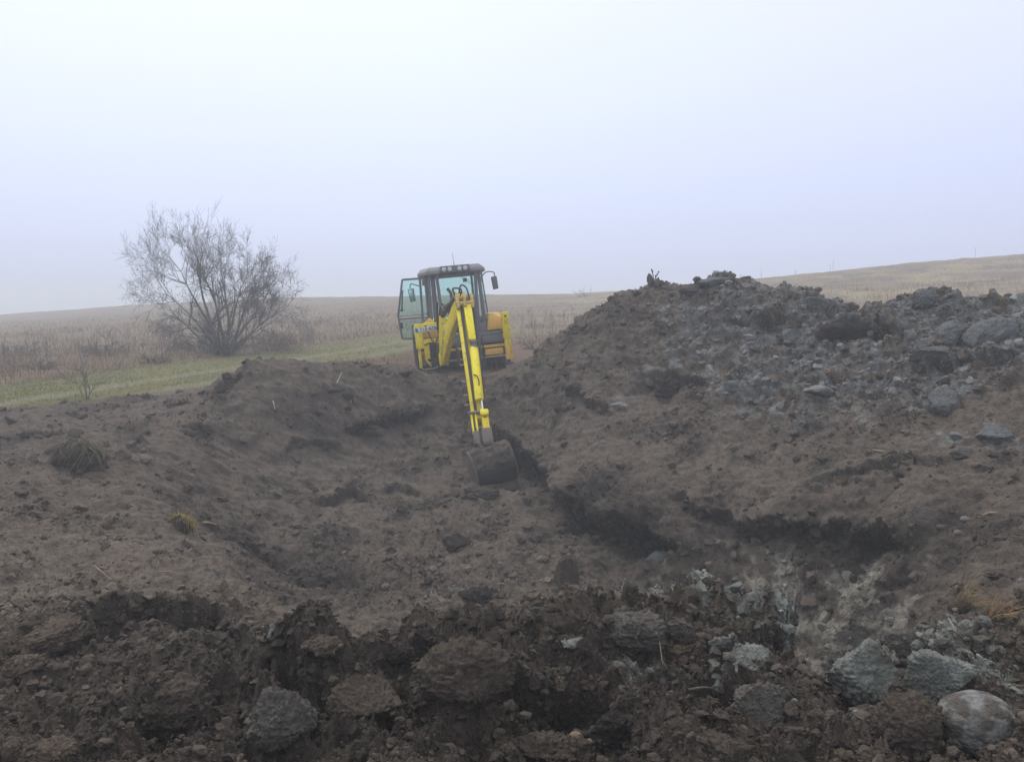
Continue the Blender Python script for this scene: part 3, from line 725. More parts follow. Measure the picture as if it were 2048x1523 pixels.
lumps = [
 (1966,1436,150,128,'pale',"smooth rounded pale grey boulder with a muddy top in the bottom right corner",1,dict(n=3,lo=.85,hi=1,amp=.07,cap='brown',name='boulder',cat='boulder',group=G1,fine=.5,sub=5)),
 (1890,1345,155,112,'clay',"smooth faced pale green grey clay block just above the rounded boulder",2,dict(n=9,lo=.45,amp=.12,group=G1,name='clay_block',cat='clay block',sub=5)),
 (1745,1328,160,138,'clay',"crumbly green grey clay block beside the black hollow at the front edge",3,dict(n=9,lo=.5,amp=.2,group=G1,name='clay_block',cat='clay block',sub=5)),
 (1820,1285,110,60,'dirty',"grey block tucked behind between the two large clay blocks",4,dict(n=8,group=G1,name='clay_block',cat='clay block')),
 (1500,1318,115,58,'clay',"flat grey clay cap on the brown clod left of the black hollow",5,dict(n=8,group=G1,name='clay_block',cat='clay block')),
 (1390,1262,120,60,'dirty',"grey crumbly clod on the pit's near lip below the pale streaked wall",6,dict(n=8,amp=.24,group=G1,name='clay_block',cat='clay block')),
 (1265,1262,130,90,'dirty',"jagged grey brown clod standing on the centre of the near lip",7,dict(n=10,amp=.26,group=G1,name='clay_block',cat='clay block')),
 (1145,1286,56,26,'pale',"small flat whitish stone left of the jagged grey clod",8,dict(n=7,amp=.1,name='stone',cat='stone')),
 (1830,1440,150,150,'brown',"tall brown earth block with a knobbly top left of the pale boulder",9,dict(n=7,lo=.6,amp=.18,group=G3,sub=5)),
 (1530,1400,120,90,'dirty',"dull grey and brown lump under the flat clay cap",10,dict(n=9,amp=.25,group=G3)),
 (930,1335,190,150,'brown',"big rounded brown earth mound in the middle of the foreground",11,dict(n=5,lo=.65,amp=.16,group=G3,sub=5,sink=.35)),
 (862,1282,86,66,'dark',"black peaty block leaning behind the big brown mound",12,dict(n=10,lo=.45,amp=.12,group=G3)),
 (790,1308,60,40,'dark',"small dark rounded clod left of the black peaty block",13,dict(n=4,lo=.7,group=G3)),
 (905,1082,62,46,'dark',"black angular peat lump lying on the middle slope below the digger bucket",14,dict(n=10,lo=.45,amp=.1,name='peat_lump')),
 (1135,1145,48,88,'brown',"upright smooth brown slab standing in the pit floor",15,dict(n=7,lo=.5,amp=.08,sink=.25)),
 (960,1190,90,36,'dark',"long dark clod on the pit floor behind the near lip",16,dict(n=8,amp=.12)),
 (90,1275,190,86,'red',"wide crusty reddish brown slab at the left edge",17,dict(n=8,lo=.45,amp=.14,group=G3,tilt=-22,sub=5)),
 (30,1330,110,60,'red',"lower tilted crust piece under the wide slab at the left edge",18,dict(n=8,lo=.45,group=G3,tilt=-15)),
 (645,1292,90,46,'red',"squat reddish clod beside the split grey streaked chunk",19,dict(n=7,group=G3)),
 (552,1272,56,80,'dark',"dark split chunk with grey streaks standing on end left of centre",20,dict(n=10,lo=.4,group=G3,cap='pale')),
 (560,1425,140,150,'dirty',"large rough grey brown lump in the lower left centre",21,dict(n=7,lo=.55,amp=.24,group=G3,sub=5)),
 (95,1505,120,60,'red',"rounded tan brown lump at the bottom left corner",22,dict(n=4,lo=.7,group=G3)),
 (20,1500,80,60,'red',"tan lump cut by the bottom left edge of the view",23,dict(n=4,lo=.7,group=G3)),
 (350,1400,150,120,'brown',"dark brown pebbly lump low on the left",24,dict(n=6,amp=.22,group=G3,sub=5)),
 (1250,1440,150,110,'dark',"dark wet lump low in the centre right foreground",25,dict(n=7,amp=.2,group=G3,sub=5)),
 (1450,1500,130,90,'brown',"brown lump at the bottom edge right of centre",26,dict(n=7,amp=.22,group=G3)),
 (720,1400,160,110,'brown',"broad brown lump left of the central mound",27,dict(n=7,amp=.2,group=G3,sub=5)),
 (1080,1500,160,110,'brown',"coarse brown lump at the bottom edge in the centre",28,dict(n=7,amp=.22,group=G3,sub=5)),
 (1120,1360,26,26,'tan',"round beige pebble above the dark wet lump",29,dict(n=3,lo=.8,amp=.08,name='stone',cat='stone',group=G4,sub=2)),
 (814,1396,22,22,'tan',"light beige pebble left of the central brown mound",30,dict(n=3,lo=.8,amp=.08,name='stone',cat='stone',group=G4,sub=2)),
 (1152,1474,30,28,'tan',"tan pebble near the bottom edge beside the coarse brown lump",31,dict(n=3,lo=.7,amp=.08,name='stone',cat='stone',group=G4,sub=2)),
 (1180,1490,26,34,'tan',"darker tan stone leaning right of the tan pebble at the bottom edge",32,dict(n=5,lo=.6,amp=.08,name='stone',cat='stone',group=G4,sub=2)),
 (1496,1405,26,22,'tan',"orange tan pebble below the flat clay cap",33,dict(n=3,lo=.7,amp=.08,name='stone',cat='stone',group=G4,sub=2)),
 (1590,1402,14,16,'pale',"tiny pale stone right of the orange tan pebble",34,dict(n=3,lo=.7,amp=.08,name='stone',cat='stone',group=G4,sub=2)),
 (1932,1036,18,12,'pale',"pale stone at the foot of the right slope beside a straw",35,dict(n=3,lo=.7,amp=.08,name='stone',cat='stone',sub=2)),
 (1918,1063,15,11,'pale',"second smaller pale stone just below the stone beside a straw",36,dict(n=3,lo=.7,amp=.08,name='stone',cat='stone',sub=2)),
 (2043,1160,12,12,'pale',"small white stone at the right edge of the view",37,dict(n=3,lo=.7,amp=.08,name='stone',cat='stone',sub=2)),
 (1428,566,64,26,'blue',"square grey block on the highest point of the right heap",40,dict(n=10,lo=.55,group=G2,amp=.1,sink=.1)),
 (1385,580,50,24,'dirty',"brown grey clod left of the highest block on the right heap",41,dict(n=8,group=G2,sink=.1)),
 (1850,600,58,40,'blue',"rounded grey block standing up on the crest at the far right",42,dict(n=4,lo=.6,group=G2,amp=.1,sink=.05)),
 (1918,606,50,14,'blue',"thin flat slab on the crest right of the rounded grey block",43,dict(n=8,group=G2,amp=.06,sink=0)),
 (1985,664,110,64,'blue',"broad grey slab leaning on the right heap near the edge of view",44,dict(n=9,lo=.4,group=G2,amp=.1,tilt=-28,sub=4)),
 (1905,668,80,60,'blue',"sharp edged grey slab left of the broad leaning slab",45,dict(n=9,lo=.4,group=G2,amp=.1,tilt=-35)),
 (1880,708,150,46,'blue',"long grey clay shelf under the leaning slabs",46,dict(n=8,group=G2,amp=.15)),
 (1580,668,46,30,'blue',"pale wedge of clay in the middle of the right heap",47,dict(n=9,lo=.4,group=G2,amp=.1)),
 (1505,672,40,16,'pale',"pale flat clay piece left of the wedge on the right heap",48,dict(n=7,group=G2,amp=.1)),
 (1640,604,60,30,'blue',"grey clods on the dip of the crest right of the highest point",49,dict(n=8,group=G2)),
 (1700,660,110,60,'dark',"dark brown hump in the saddle of the right heap",50,dict(n=6,amp=.2,sink=.35)),
 (1242,812,42,20,'pale',"pale clay lump pressed into the brown slope right of the digger",51,dict(n=6,sink=.3)),
 (1338,775,66,46,'dark',"dark crumbly brown clod on the upper right slope",52,dict(n=6,amp=.25,sink=.3)),
 (1900,800,70,56,'blue',"grey clay slab lying alone on the brown slope at the right",53,dict(n=8,sink=.3,amp=.18)),
 (1992,866,80,44,'blue',"grey clay lumps at the right edge below the lone slab",54,dict(n=8,sink=.25,amp=.18)),
 (1930,905,50,26,'dirty',"dull grey clod left of the clay at the right edge",55,dict(n=8,sink=.25)),
 (1450,1280,60,40,'clay',"small upright grey piece right of the crumbly lip clod",56,dict(n=8,group=G1,name='clay_block',cat='clay block')),
 (965,985,70,34,'brown',"brown clods pushed up against the bucket's lower left corner",62,dict(n=8,amp=.25,sink=.3)),
 (1025,972,50,26,'brown',"small brown clod under the bucket's right corner",63,dict(n=8,amp=.25,sink=.3)),
 (808,745,32,26,'dark',"dark clod on the pit rim left of the digger",57,dict(n=6)),
 (1320,1112,56,34,'blue',"smooth blue grey clay lump under the dark overhang in the pit wall",58,dict(n=7,lo=.5,amp=.12,sink=.55)),
 (1610,700,50,24,'blue',"small grey slab below the pale wedge on the right heap",59,dict(n=8,group=G2,lo=.45)),
 (1475,770,50,26,'blue',"grey lump at the lower left tip of the clay spill",60,dict(n=8,group=G2)),
 (1640,780,60,22,'pale',"whitish clay crumbs at the bottom of the clay spill",61,dict(n=8,group=G2,sink=.3)),
]
for (u, v, w_, h_, k, lb, sd, kw) in lumps:
    lump(u, v, w_, h_, k, lb, sd, **kw)
scatter_crumbs()

# ---------------------------------------------------------------- backhoe loader
import bmesh
def paint(name, colour, rough=.5, metal=0.0, grime=(0.16, 0.12, 0.085), amount=.45, scale=6.0, spec=.4, contrast=.18):
    m, nt, b = mat_new(name)
    N = nt.nodes.new; Lk = nt.links.new
    tc = N("ShaderNodeTexCoord")
    n1 = N("ShaderNodeTexNoise"); n1.inputs["Scale"].default_value = scale; n1.inputs["Detail"].default_value = 8; n1.inputs["Roughness"].default_value = .72
    Lk(tc.outputs["Object"], n1.inputs["Vector"])
    mr = N("ShaderNodeMapRange"); mr.inputs["From Min"].default_value = .62 - contrast; mr.inputs["From Max"].default_value = .62 + contrast * .6
    mr.inputs["To Max"].default_value = amount
    Lk(n1.outputs["Fac"], mr.inputs["Value"])
    mx = N("ShaderNodeMix"); mx.data_type = 'RGBA'
    mx.inputs[6].default_value = (*colour, 1); mx.inputs[7].default_value = (*grime, 1)
    Lk(mr.outputs[0], mx.inputs[0]); Lk(mx.outputs[2], b.inputs["Base Color"])
    mr2 = N("ShaderNodeMapRange"); mr2.inputs["To Min"].default_value = rough; mr2.inputs["To Max"].default_value = min(1, rough + .35)
    Lk(mr.outputs[0], mr2.inputs["Value"]); Lk(mr2.outputs[0], b.inputs["Roughness"])
    b.inputs["Metallic"].default_value = metal
    b.inputs["Specular IOR Level"].default_value = spec
    bp = N("ShaderNodeBump"); bp.inputs["Distance"].default_value = .004; bp.inputs["Strength"].default_value = .4
    Lk(n1.outputs["Fac"], bp.inputs["Height"]); Lk(bp.outputs[0], b.inputs["Normal"])
    return m
MP = dict(
    yellow=paint("yellow_paint", (0.78, 0.62, 0.012), .55, amount=.85, contrast=.10),
    bright=paint("bright_yellow_paint", (0.88, 0.74, 0.010), .45, amount=.55, contrast=.10),
    amber=paint("amber_paint", (0.84, 0.50, 0.10), .45, amount=.35),
    worn=paint("worn_paint", (0.50, 0.36, 0.10), .6, amount=.9, grime=(.12, .07, .05), scale=11),
    grey=paint("grey_paint", (0.135, 0.14, 0.16), .5, amount=.4),
    roof=paint("roof_grey", (0.24, 0.235, 0.26), .6, amount=.3),
    dark=paint("dark_steel", (0.035, 0.035, 0.038), .6, amount=.5),
    rubber=paint("tyre_rubber", (0.022, 0.022, 0.024), .9, amount=.55, grime=(.07, .06, .05)),
    hose=paint("rubber_hose", (0.02, 0.02, 0.022), .55, amount=.3),
    chrome=paint("chrome_rod", (0.62, 0.63, 0.65), .18, metal=1.0, amount=.1),
    dust=paint("dusty_steel", (0.16, 0.135, 0.115), .85, amount=.6, grime=(.09, .07, .06)),
    bucket=paint("bucket_steel", (0.018, 0.019, 0.022), .5, amount=.5, grime=(.05, .042, .036), scale=4),
    beige=paint("beige_steel", (0.34, 0.30, 0.22), .6, amount=.5),
    seat=paint("seat_cloth", (0.10, 0.10, 0.13), .9, amount=.2),
    white=paint("plate_white", (0.72, 0.74, 0.76), .4, amount=.2),
    blue=paint("plate_blue", (0.03, 0.09, 0.38), .4, amount=.1),
    ink=paint("plate_ink", (0.02, 0.05, 0.16), .5, amount=.1),
    lamp=paint("lamp_lens", (0.60, 0.62, 0.64), .2, amount=.3, grime=(.3, .3, .3)),
    silver=paint("mirror_silver", (0.55, 0.62, 0.64), .15, metal=1.0, amount=.1),
    decal=paint("decal_grey", (0.13, 0.12, 0.10), .5, amount=.6, grime=(.5, .4, .1)),
    rust=paint("rusty_steel", (0.16, 0.065, 0.05), .8, amount=.6),
)
def glass_mat(name, tint, gloss=.10):
    m = bpy.data.materials.new(name); m.use_nodes = True
    nt = m.node_tree; nt.nodes.clear()
    out = nt.nodes.new("ShaderNodeOutputMaterial"); mx = nt.nodes.new("ShaderNodeMixShader")
    tr = nt.nodes.new("ShaderNodeBsdfTransparent"); gl = nt.nodes.new("ShaderNodeBsdfGlossy")
    tr.inputs[0].default_value = (*tint, 1); gl.inputs["Roughness"].default_value = .05
    mx.inputs[0].default_value = gloss
    nt.links.new(tr.outputs[0], mx.inputs[1]); nt.links.new(gl.outputs[0], mx.inputs[2]); nt.links.new(mx.outputs[0], out.inputs[0])
    return m
M_GLASS = glass_mat("tinted_cab_glass", (0.875, 0.97, 0.955), .04)
M_GLASS2 = glass_mat("tinted_door_glass", (0.80, 0.95, 0.93), .05)

class MB:
    def __init__(self): self.bm = bmesh.new()
    def _add(self, vs, fs):
        b = [self.bm.verts.new(v) for v in vs]
        for f in fs:
            try: self.bm.faces.new([b[i] for i in f])
            except ValueError: pass
        return b
    def box(self, x0, x1, y0, y1, z0, z1, bev=0.012, taper=None):
        bm = bmesh.new()
        vs = [(x, y, z) for x in (x0, x1) for y in (y0, y1) for z in (z0, z1)]
        b = [bm.verts.new(v) for v in vs]
        for f in ((0, 1, 3, 2), (4, 6, 7, 5), (0, 4, 5, 1), (2, 3, 7, 6), (0, 2, 6, 4), (1, 5, 7, 3)):
            bm.faces.new([b[i] for i in f])
        return self._join(bm, bev)
    def _join(self, bm, bev):
        bmesh.ops.recalc_face_normals(bm, faces=bm.faces)
        if bev > 0:
            bmesh.ops.bevel(bm, geom=list(bm.edges), offset=bev, segments=2, affect='EDGES', profile=.5, clamp_overlap=True)
        me = bpy.data.meshes.new("tmp"); bm.to_mesh(me); bm.free()
        self.bm.from_mesh(me); bpy.data.meshes.remove(me)
        return self
    def prism(self, poly, origin, ax, ay, an, thick, bev=.008):
        """polygon (a, b) in the plane of ax, ay extruded both ways along an"""
        bm = bmesh.new()
        o = Vector(origin); ax = Vector(ax); ay = Vector(ay); an = Vector(an)
        A = [bm.verts.new(o + ax * a + ay * b - an * thick / 2) for a, b in poly]
        Bv = [bm.verts.new(o + ax * a + ay * b + an * thick / 2) for a, b in poly]
        bm.faces.new(A[::-1]); bm.faces.new(Bv)
        n = len(poly)
        for i in range(n): bm.faces.new((A[i], A[(i + 1) % n], Bv[(i + 1) % n], Bv[i]))
        return self._join(bm, bev)
    def bar(self, p, q, w, h, up=(0, 0, 1), bev=.008, w2=None, h2=None):
        p = Vector(p); q = Vector(q); a = (q - p).normalized()
        s = a.cross(Vector(up)); s.normalize(); n = s.cross(a)
        w2 = w2 or w; h2 = h2 or h
        bm = bmesh.new(); v = []
        for c, ww, hh in ((p, w, h), (q, w2, h2)):
            for i, j in ((-1, -1), (1, -1), (1, 1), (-1, 1)):
                v.append(bm.verts.new(c + s * (i * ww / 2) + n * (j * hh / 2)))
        for f in ((0, 1, 2, 3), (7, 6, 5, 4), (0, 4, 5, 1), (1, 5, 6, 2), (2, 6, 7, 3), (3, 7, 4, 0)):
            bm.faces.new([v[i] for i in f])
        return self._join(bm, bev)
    def tube(self, pts, r, n=8, closed=False):
        pts = [Vector(p) for p in pts]
        if isinstance(r, (int, float)): r = [r] * len(pts)
        rings = []; prev = None
        for i, p in enumerate(pts):
            t = (pts[min(i + 1, len(pts) - 1)] - pts[max(i - 1, 0)]).normalized()
            if prev is None:
                u = t.orthogonal().normalized()
            else:
                u = (prev - t * prev.dot(t)); u = u.normalized() if u.length > 1e-6 else t.orthogonal().normalized()
            prev = u; w = t.cross(u)
            rings.append([self.bm.verts.new(p + (u * math.cos(k * 2 * math.pi / n) + w * math.sin(k * 2 * math.pi / n)) * r[i]) for k in range(n)])
        for a, b in zip(rings, rings[1:]):
            for k in range(n): self.bm.faces.new((a[k], a[(k + 1) % n], b[(k + 1) % n], b[k]))
        self.bm.faces.new(rings[0][::-1]); self.bm.faces.new(rings[-1])
        return self
    def lathe(self, prof, origin, axis, n=32):
        """profile of (radius, along) spun round the axis"""
        o = Vector(origin); a = Vector(axis).normalized(); u = a.orthogonal().normalized(); w = a.cross(u)
        rings = [[self.bm.verts.new(o + a * h + (u * math.cos(k * 2 * math.pi / n) + w * math.sin(k * 2 * math.pi / n)) * max(r, 1e-4)) for k in range(n)] for r, h in prof]
        for A_, B_ in zip(rings, rings[1:]):
            for k in range(n): self.bm.faces.new((A_[k], A_[(k + 1) % n], B_[(k + 1) % n], B_[k]))
        self.bm.faces.new(rings[0][::-1]); self.bm.faces.new(rings[-1])
        return self
    def build(self, name, mat, parent=None, smooth=True):
        bmesh.ops.recalc_face_normals(self.bm, faces=self.bm.faces)
        me = bpy.data.meshes.new(name); self.bm.to_mesh(me); self.bm.free()
        for p in me.polygons: p.use_smooth = smooth
        if smooth:
            try: me.set_sharp_from_angle(angle=math.radians(35))
            except Exception: pass
        me.materials.append(mat)
        o = bpy.data.objects.new(name, me)
        return link(o, parent)
def curve_pts(pts, n=8):
    """smooth path through the points"""
    P = [Vector(p) for p in pts]; P = [P[0] * 2 - P[1]] + P + [P[-1] * 2 - P[-2]]
    out = []
    for i in range(1, len(P) - 2):
        for k in range(n):
            t = k / n
            out.append(0.5 * ((2 * P[i]) + (-P[i - 1] + P[i + 1]) * t + (2 * P[i - 1] - 5 * P[i] + 4 * P[i + 1] - P[i + 2]) * t * t + (-P[i - 1] + 3 * P[i] - 3 * P[i + 1] + P[i + 2]) * t ** 3))
    out.append(P[-2])
    return out
def text_mesh(name, body, size, mat, parent, loc, xdir, ydir, depth=.002, bold=0.0):
    cu = bpy.data.curves.new("txt", 'FONT'); cu.body = body; cu.size = size; cu.extrude = depth; cu.offset = bold
    cu.align_x = 'CENTER'; cu.align_y = 'CENTER'
    t = bpy.data.objects.new("txt", cu); COL.objects.link(t)
    bpy.context.view_layer.update()
    me = bpy.data.meshes.new_from_object(t.evaluated_get(bpy.context.evaluated_depsgraph_get()))
    bpy.data.objects.remove(t); bpy.data.curves.remove(cu)
    me.name = name; me.materials.clear(); me.materials.append(mat)
    x = Vector(xdir).normalized(); y = Vector(ydir).normalized(); y = (y - x * y.dot(x)).normalized(); z = x.cross(y)
    M = Matrix((x, y, z)).transposed().to_4x4(); M.translation = Vector(loc)
    me.transform(M)
    return link(bpy.data.objects.new(name, me), parent)

def build_backhoe():
    root = bpy.data.objects.new("backhoe_loader", None); root.empty_display_size = .5
    COL.objects.link(root)
    root.location = (-1.13, 18.5, 0.0)
    root.rotation_mode = 'XYZ'
    R3 = Matrix.Rotation(math.radians(9.5), 3, 'Z') @ Matrix.Rotation(math.radians(-5.5), 3, 'Y')
    root.rotation_euler = R3.to_euler('XYZ')
    tag(root, "yellow backhoe loader with grey cab and open left door, its arm reaching into the pit", "backhoe loader")
    P = MP
    # chassis and running gear
    m = MB(); m.box(-.36, .36, .25, 4.6, .5, .92); m.box(-.9, .9, .85, 1.15, .62, .86); m.box(-.8, .8, 3.1, 3.3, .42, .6)
    m.box(-.62, .62, .3, 2.0, .92, 1.12)
    m.build("chassis", P['dark'], root)
    def wheel(x, y, r, w, side):
        m = MB()
        prof = [(r * .56, -w / 2 + .03), (r * .72, -w / 2), (r * .93, -w / 2 + .02), (r * .985, -w * .34), (r, 0), (r * .985, w * .34), (r * .93, w / 2 - .02), (r * .72, w / 2), (r * .56, w / 2 - .03)]
        m.lathe(prof, (x, y, r), (1, 0, 0), 40)
        nl = 20
        for k in range(nl):                      # chevron lugs
            for s in (-1, 1):
                a = 2 * math.pi * (k + (0 if s > 0 else .5)) / nl; a2 = a + .16
                p = (x + s * .01, y + math.cos(a2) * r * 1.0, r + math.sin(a2) * r * 1.0)
                q = (x + s * w * .47, y + math.cos(a) * r * .965, r + math.sin(a) * r * .965)
                m.bar(p, q, .05, .055, up=(0, math.cos(a), math.sin(a)), bev=.006)
        t = m.build("wheel", P['rubber'], root)
        m = MB()
        xo = x + side * w * .2
        m.lathe([(r * .57, -w * .3), (r * .55, -w * .1), (r * .5, 0), (r * .25, .02 * side), (r * .22, .06 * side), (.02, .07 * side)] if side > 0 else [(r * .57, w * .3), (r * .55, w * .1), (r * .5, 0), (r * .25, -.02), (r * .22, -.06), (.02, -.07)], (xo, y, r), (1, 0, 0), 28)
        m.build("rim", P['beige'], t)
        return t
    for s in (-1, 1):
        wheel(s * .90, 1.05, .72, .46, s)
        wheel(s * .86, 3.2, .48, .34, s)
    # engine hood, exhaust, loader
    m = MB(); m.box(-.46, .46, 2.0, 4.3, .95, 1.5, .05); hood = m.build("engine_hood", P['yellow'], root)
    m = MB(); m.tube(curve_pts([(.12, 2.9, 1.5), (.12, 2.9, 2.05), (.10, 2.9, 2.2), (.02, 2.9, 2.32)], 6), .045, 10); m.build("exhaust_pipe", P['dark'], root)
    m = MB()
    for s in (-1, 1):
        m.bar((s * .66, 2.3, 1.25), (s * .66, 4.1, 1.05), .09, .22); m.bar((s * .66, 4.1, 1.05), (s * .66, 5.0, .4), .09, .2)
    m.box(-.62, .62, 4.0, 4.1, .95, 1.08)
    m.build("loader_arm", P['yellow'], root)
    m = MB()
    prof = [(0, .02), (.75, .0), (.78, .03), (.1, .08), (.02, .3), (.05, .6), (.3, .82), (.28, .86), (0, .66), (-.05, .3)]
    m.prism(prof, (.25, 4.85, .02), (0, 1, 0), (0, 0, 1), (1, 0, 0), 1.7)
    for s in (-1, 1): m.prism([(0, .03), (.75, .03), (.3, .83), (0, .6)], (.25 + s * .86, 4.85, .02), (0, 1, 0), (0, 0, 1), (1, 0, 0), .03)
    m.build("loader_bucket", P['yellow'], root)

    # cab
    cabin = bpy.data.objects.new("cab", None); link(cabin, root)
    m = MB()
    LB, LT = (-.67, .3, 1.1), (-.62, .26, 2.62)
    RB, RT = (.65, .3, 1.1), (.60, .26, 2.62)
    m.bar((-.375, .27, 1.1), (-.43, .24, 2.62), .075, .10, up=(0, 1, 0)); m.bar((.47, .27, 1.1), (.52, .24, 2.62), .075, .10, up=(0, 1, 0))
    m.bar(LB, LT, .07, .08, up=(0, 1, 0)); m.bar(RB, RT, .085, .08, up=(0, 1, 0))
    m.bar((-.84, 1.2, 1.0), (-.79, 1.15, 2.62), .06, .07, up=(0, 1, 0)); m.bar((.86, 1.2, 1.55), (.79, 1.15, 2.62), .03, .05, up=(0, 1, 0))
    m.bar((-.62, 1.95, 1.0), (-.6, 1.8, 2.62), .06, .07, up=(0, 1, 0)); m.bar((.62, 1.95, 1.0), (.6, 1.8, 2.62), .06, .07, up=(0, 1, 0))
    m.bar((-.62, .27, 2.60), (.60, .27, 2.60), .08, .07); m.bar((-.6, 1.8, 2.6), (.6, 1.8, 2.6), .06, .07)
    for s in (-1, 1): m.bar((s * .62, .27, 2.6), (s * .79, 1.15, 2.6), .06, .07); m.bar((s * .79, 1.15, 2.6), (s * .6, 1.8, 2.6), .06, .07)
    m.build("cab_frame", P['grey'], cabin)
    m = MB()
    m.prism([(-.60, 1.25), (-.47, 1.25), (-.47, 2.58), (-.58, 2.58)], (0, .30, 0), (1, 0, 0), (0, 0, 1), (0, 1, 0), .02)
    m.prism([(.36, .95), (.66, .95), (.66, 1.36), (.36, 1.36)], (0, .25, 0), (1, 0, 0), (0, 0, 1), (0, 1, 0), .05)
    m.prism([(-.67, .95), (-.34, .95), (-.36, 1.40), (-.67, 1.3)], (0, .25, 0), (1, 0, 0), (0, 0, 1), (0, 1, 0), .05)
    m.box(-.34, .34, .24, .3, .95, 1.14)
    m.prism([(.32, .95), (1.9, .95), (1.9, 1.5), (1.0, 1.5), (.32, 1.42)], (.72, 0, 0), (0, 1, 0), (0, 0, 1), (1, 0, 0), .04)
    m.prism([(1.25, .95), (1.9, .95), (1.9, 1.5), (1.25, 1.5)], (-.72, 0, 0), (0, 1, 0), (0, 0, 1), (1, 0, 0), .04)
    m.box(-.62, .62, 1.78, 1.92, .95, 1.42)
    m.build("cab_panel", P['grey'], cabin)
    m = MB(); m.box(-.68, .68, .32, 1.85, .98, 1.04); m.build("cab_floor", P['dark'], cabin)
    def pane(name, quad, par=cabin, t=.008):
        m = MB(); a, b, c, d = [Vector(q) for q in quad]
        n = (b - a).cross(d - a).normalized() * t
        m._add([a, b, c, d, a + n, b + n, c + n, d + n], [(3, 2, 1, 0), (4, 5, 6, 7), (0, 1, 5, 4), (1, 2, 6, 5), (2, 3, 7, 6), (3, 0, 4, 7)])
        return m.build(name, M_GLASS, par, smooth=False)
    pane("rear_window", ((-.35, .275, 1.16), (.45, .275, 1.16), (.50, .25, 2.57), (-.41, .25, 2.57)))
    pane("side_window", ((.67, .34, 1.45), (.85, 1.17, 1.55), (.785, 1.13, 2.57), (.635, .3, 2.57)))
    pane("side_window", ((.86, 1.23, 1.5), (.64, 1.92, 1.45), (.61, 1.79, 2.57), (.785, 1.19, 2.57)))
    pane("windscreen", ((.58, 1.93, 1.42), (-.58, 1.93, 1.42), (-.56, 1.8, 2.57), (.56, 1.8, 2.57)))
    # roof with lamps
    m = MB()
    bm = bmesh.new()
    lo = [(-.70, .12), (.72, .12), (.86, .9), (.70, 1.95), (-.70, 1.95), (-.86, .9)]
    hi = [(-.60, .2), (.62, .2), (.76, .9), (.62, 1.85), (-.62, 1.85), (-.76, .9)]
    A = [bm.verts.new((x, y, 2.615)) for x, y in lo]; A2 = [bm.verts.new((x, y, 2.70)) for x, y in lo]; A3 = [bm.verts.new((x, y, 2.80)) for x, y in hi]
    bm.faces.new(A[::-1]); bm.faces.new(A3)
    for U, L_ in ((A, A2), (A2, A3)):
        for i in range(6): bm.faces.new((U[i], U[(i + 1) % 6], L_[(i + 1) % 6], L_[i]))
    m._join(bm, .02)
    roof = m.build("roof", P['roof'], cabin)
    m = MB(); m.prism([(-.37, 2.625), (.41, 2.625), (.37, 2.80), (-.33, 2.80)], (0, .14, 0), (1, 0, 0), (0, 0, 1), (0, 1, 0), .14, .02); m.build("lamp_housing", P['grey'], roof)
    for x in (-.25, -.11, .13, .27):
        m = MB(); m.lathe([(.056, .02), (.056, -.02), (.045, -.026), (.002, -.03)], (x, .075, 2.715), (0, 1, 0), 20); l = m.build("work_lamp", P['lamp'], roof)
        m = MB(); m.lathe([(.064, .02), (.064, -.012), (.057, -.012), (.057, .02)], (x, .075, 2.715), (0, 1, 0), 20); m.build("lamp_rim", P['dark'], l)
    m = MB(); m.tube([(.09, .9, 2.8), (.085, .9, 2.95), (.07, .9, 3.16)], [.012, .005, .004], 6); m.build("antenna", P['dark'], roof)
    # wiper and hinges on the panes
    m = MB(); m.bar((.12, .235, 2.54), (.46, .235, 2.26), .012, .012); m.bar((.17, .235, 2.55), (.48, .235, 2.3), .008, .008); m.build("wiper", P['dark'], cabin)
    m = MB(); m.box(.36, .47, 1.72, 1.76, 2.42, 2.52, .01); m.build("rear_view_mirror", P['dark'], cabin)
    for z in (2.38, 1.86): MB().bar((.66, .33, z), (.72, .55, z), .02, .05).build("window_hinge", P['dark'], cabin)
    # seat, levers, steering wheel
    m = MB(); m.prism([(-.25, 1.45), (.25, 1.45), (.27, 1.95), (.18, 2.03), (.13, 2.05), (.10, 2.16), (-.10, 2.16), (-.13, 2.05), (-.18, 2.03), (-.27, 1.95)], (.14, .95, 0), (1, 0, 0), (0, .05, 1), (0, 1, 0), .14, .05)
    m.box(-.12, .40, .8, 1.3, 1.28, 1.44, .05); m.box(0, .28, .92, 1.2, 1.04, 1.28)
    m.build("seat", P['seat'], cabin)
    m = MB(); m.tube([(0.05, 1.35, 1.05), (0.05, 1.5, 1.75)], .03, 8)
    m.tube([(0.05 + .19 * math.cos(a), 1.5 + .19 * math.sin(a) * .8, 1.76 - .19 * math.sin(a) * .5) for a in [k * math.pi / 10 for k in range(21)]], .014, 6)
    m.build("steering_wheel", P['dark'], cabin)
    for x in (-.2, -.12, .36): MB().tube([(x, .48, 1.05), (x, .45, 1.62), (x - .02, .44, 1.72)], [.012, .01, .022], 8).build("control_lever", P['dark'], cabin)

    # open door, hinged on the left rear post
    door = bpy.data.objects.new("door", None); link(door, root)
    OUT = [(-1.26, 2.57), (-.715, 2.56), (-.725, 1.58), (-1.06, 1.40), (-1.15, 1.13), (-1.41, 1.15), (-1.45, 1.70)]
    m = MB()
    for i in range(len(OUT)):
        a, b = OUT[i], OUT[(i + 1) % len(OUT)]
        m.bar((a[0], .3, a[1]), (b[0], .3, b[1]), .05, .04, up=(0, 1, 0))
    m.bar((-1.44, .3, 1.63), (-.74, .3, 1.61), .04, .06, up=(0, 1, 0)); m.bar((-1.43, .3, 1.70), (-.74, .3, 1.695), .015, .015, up=(0, 1, 0))
    m.build("door_frame", P['grey'], door)
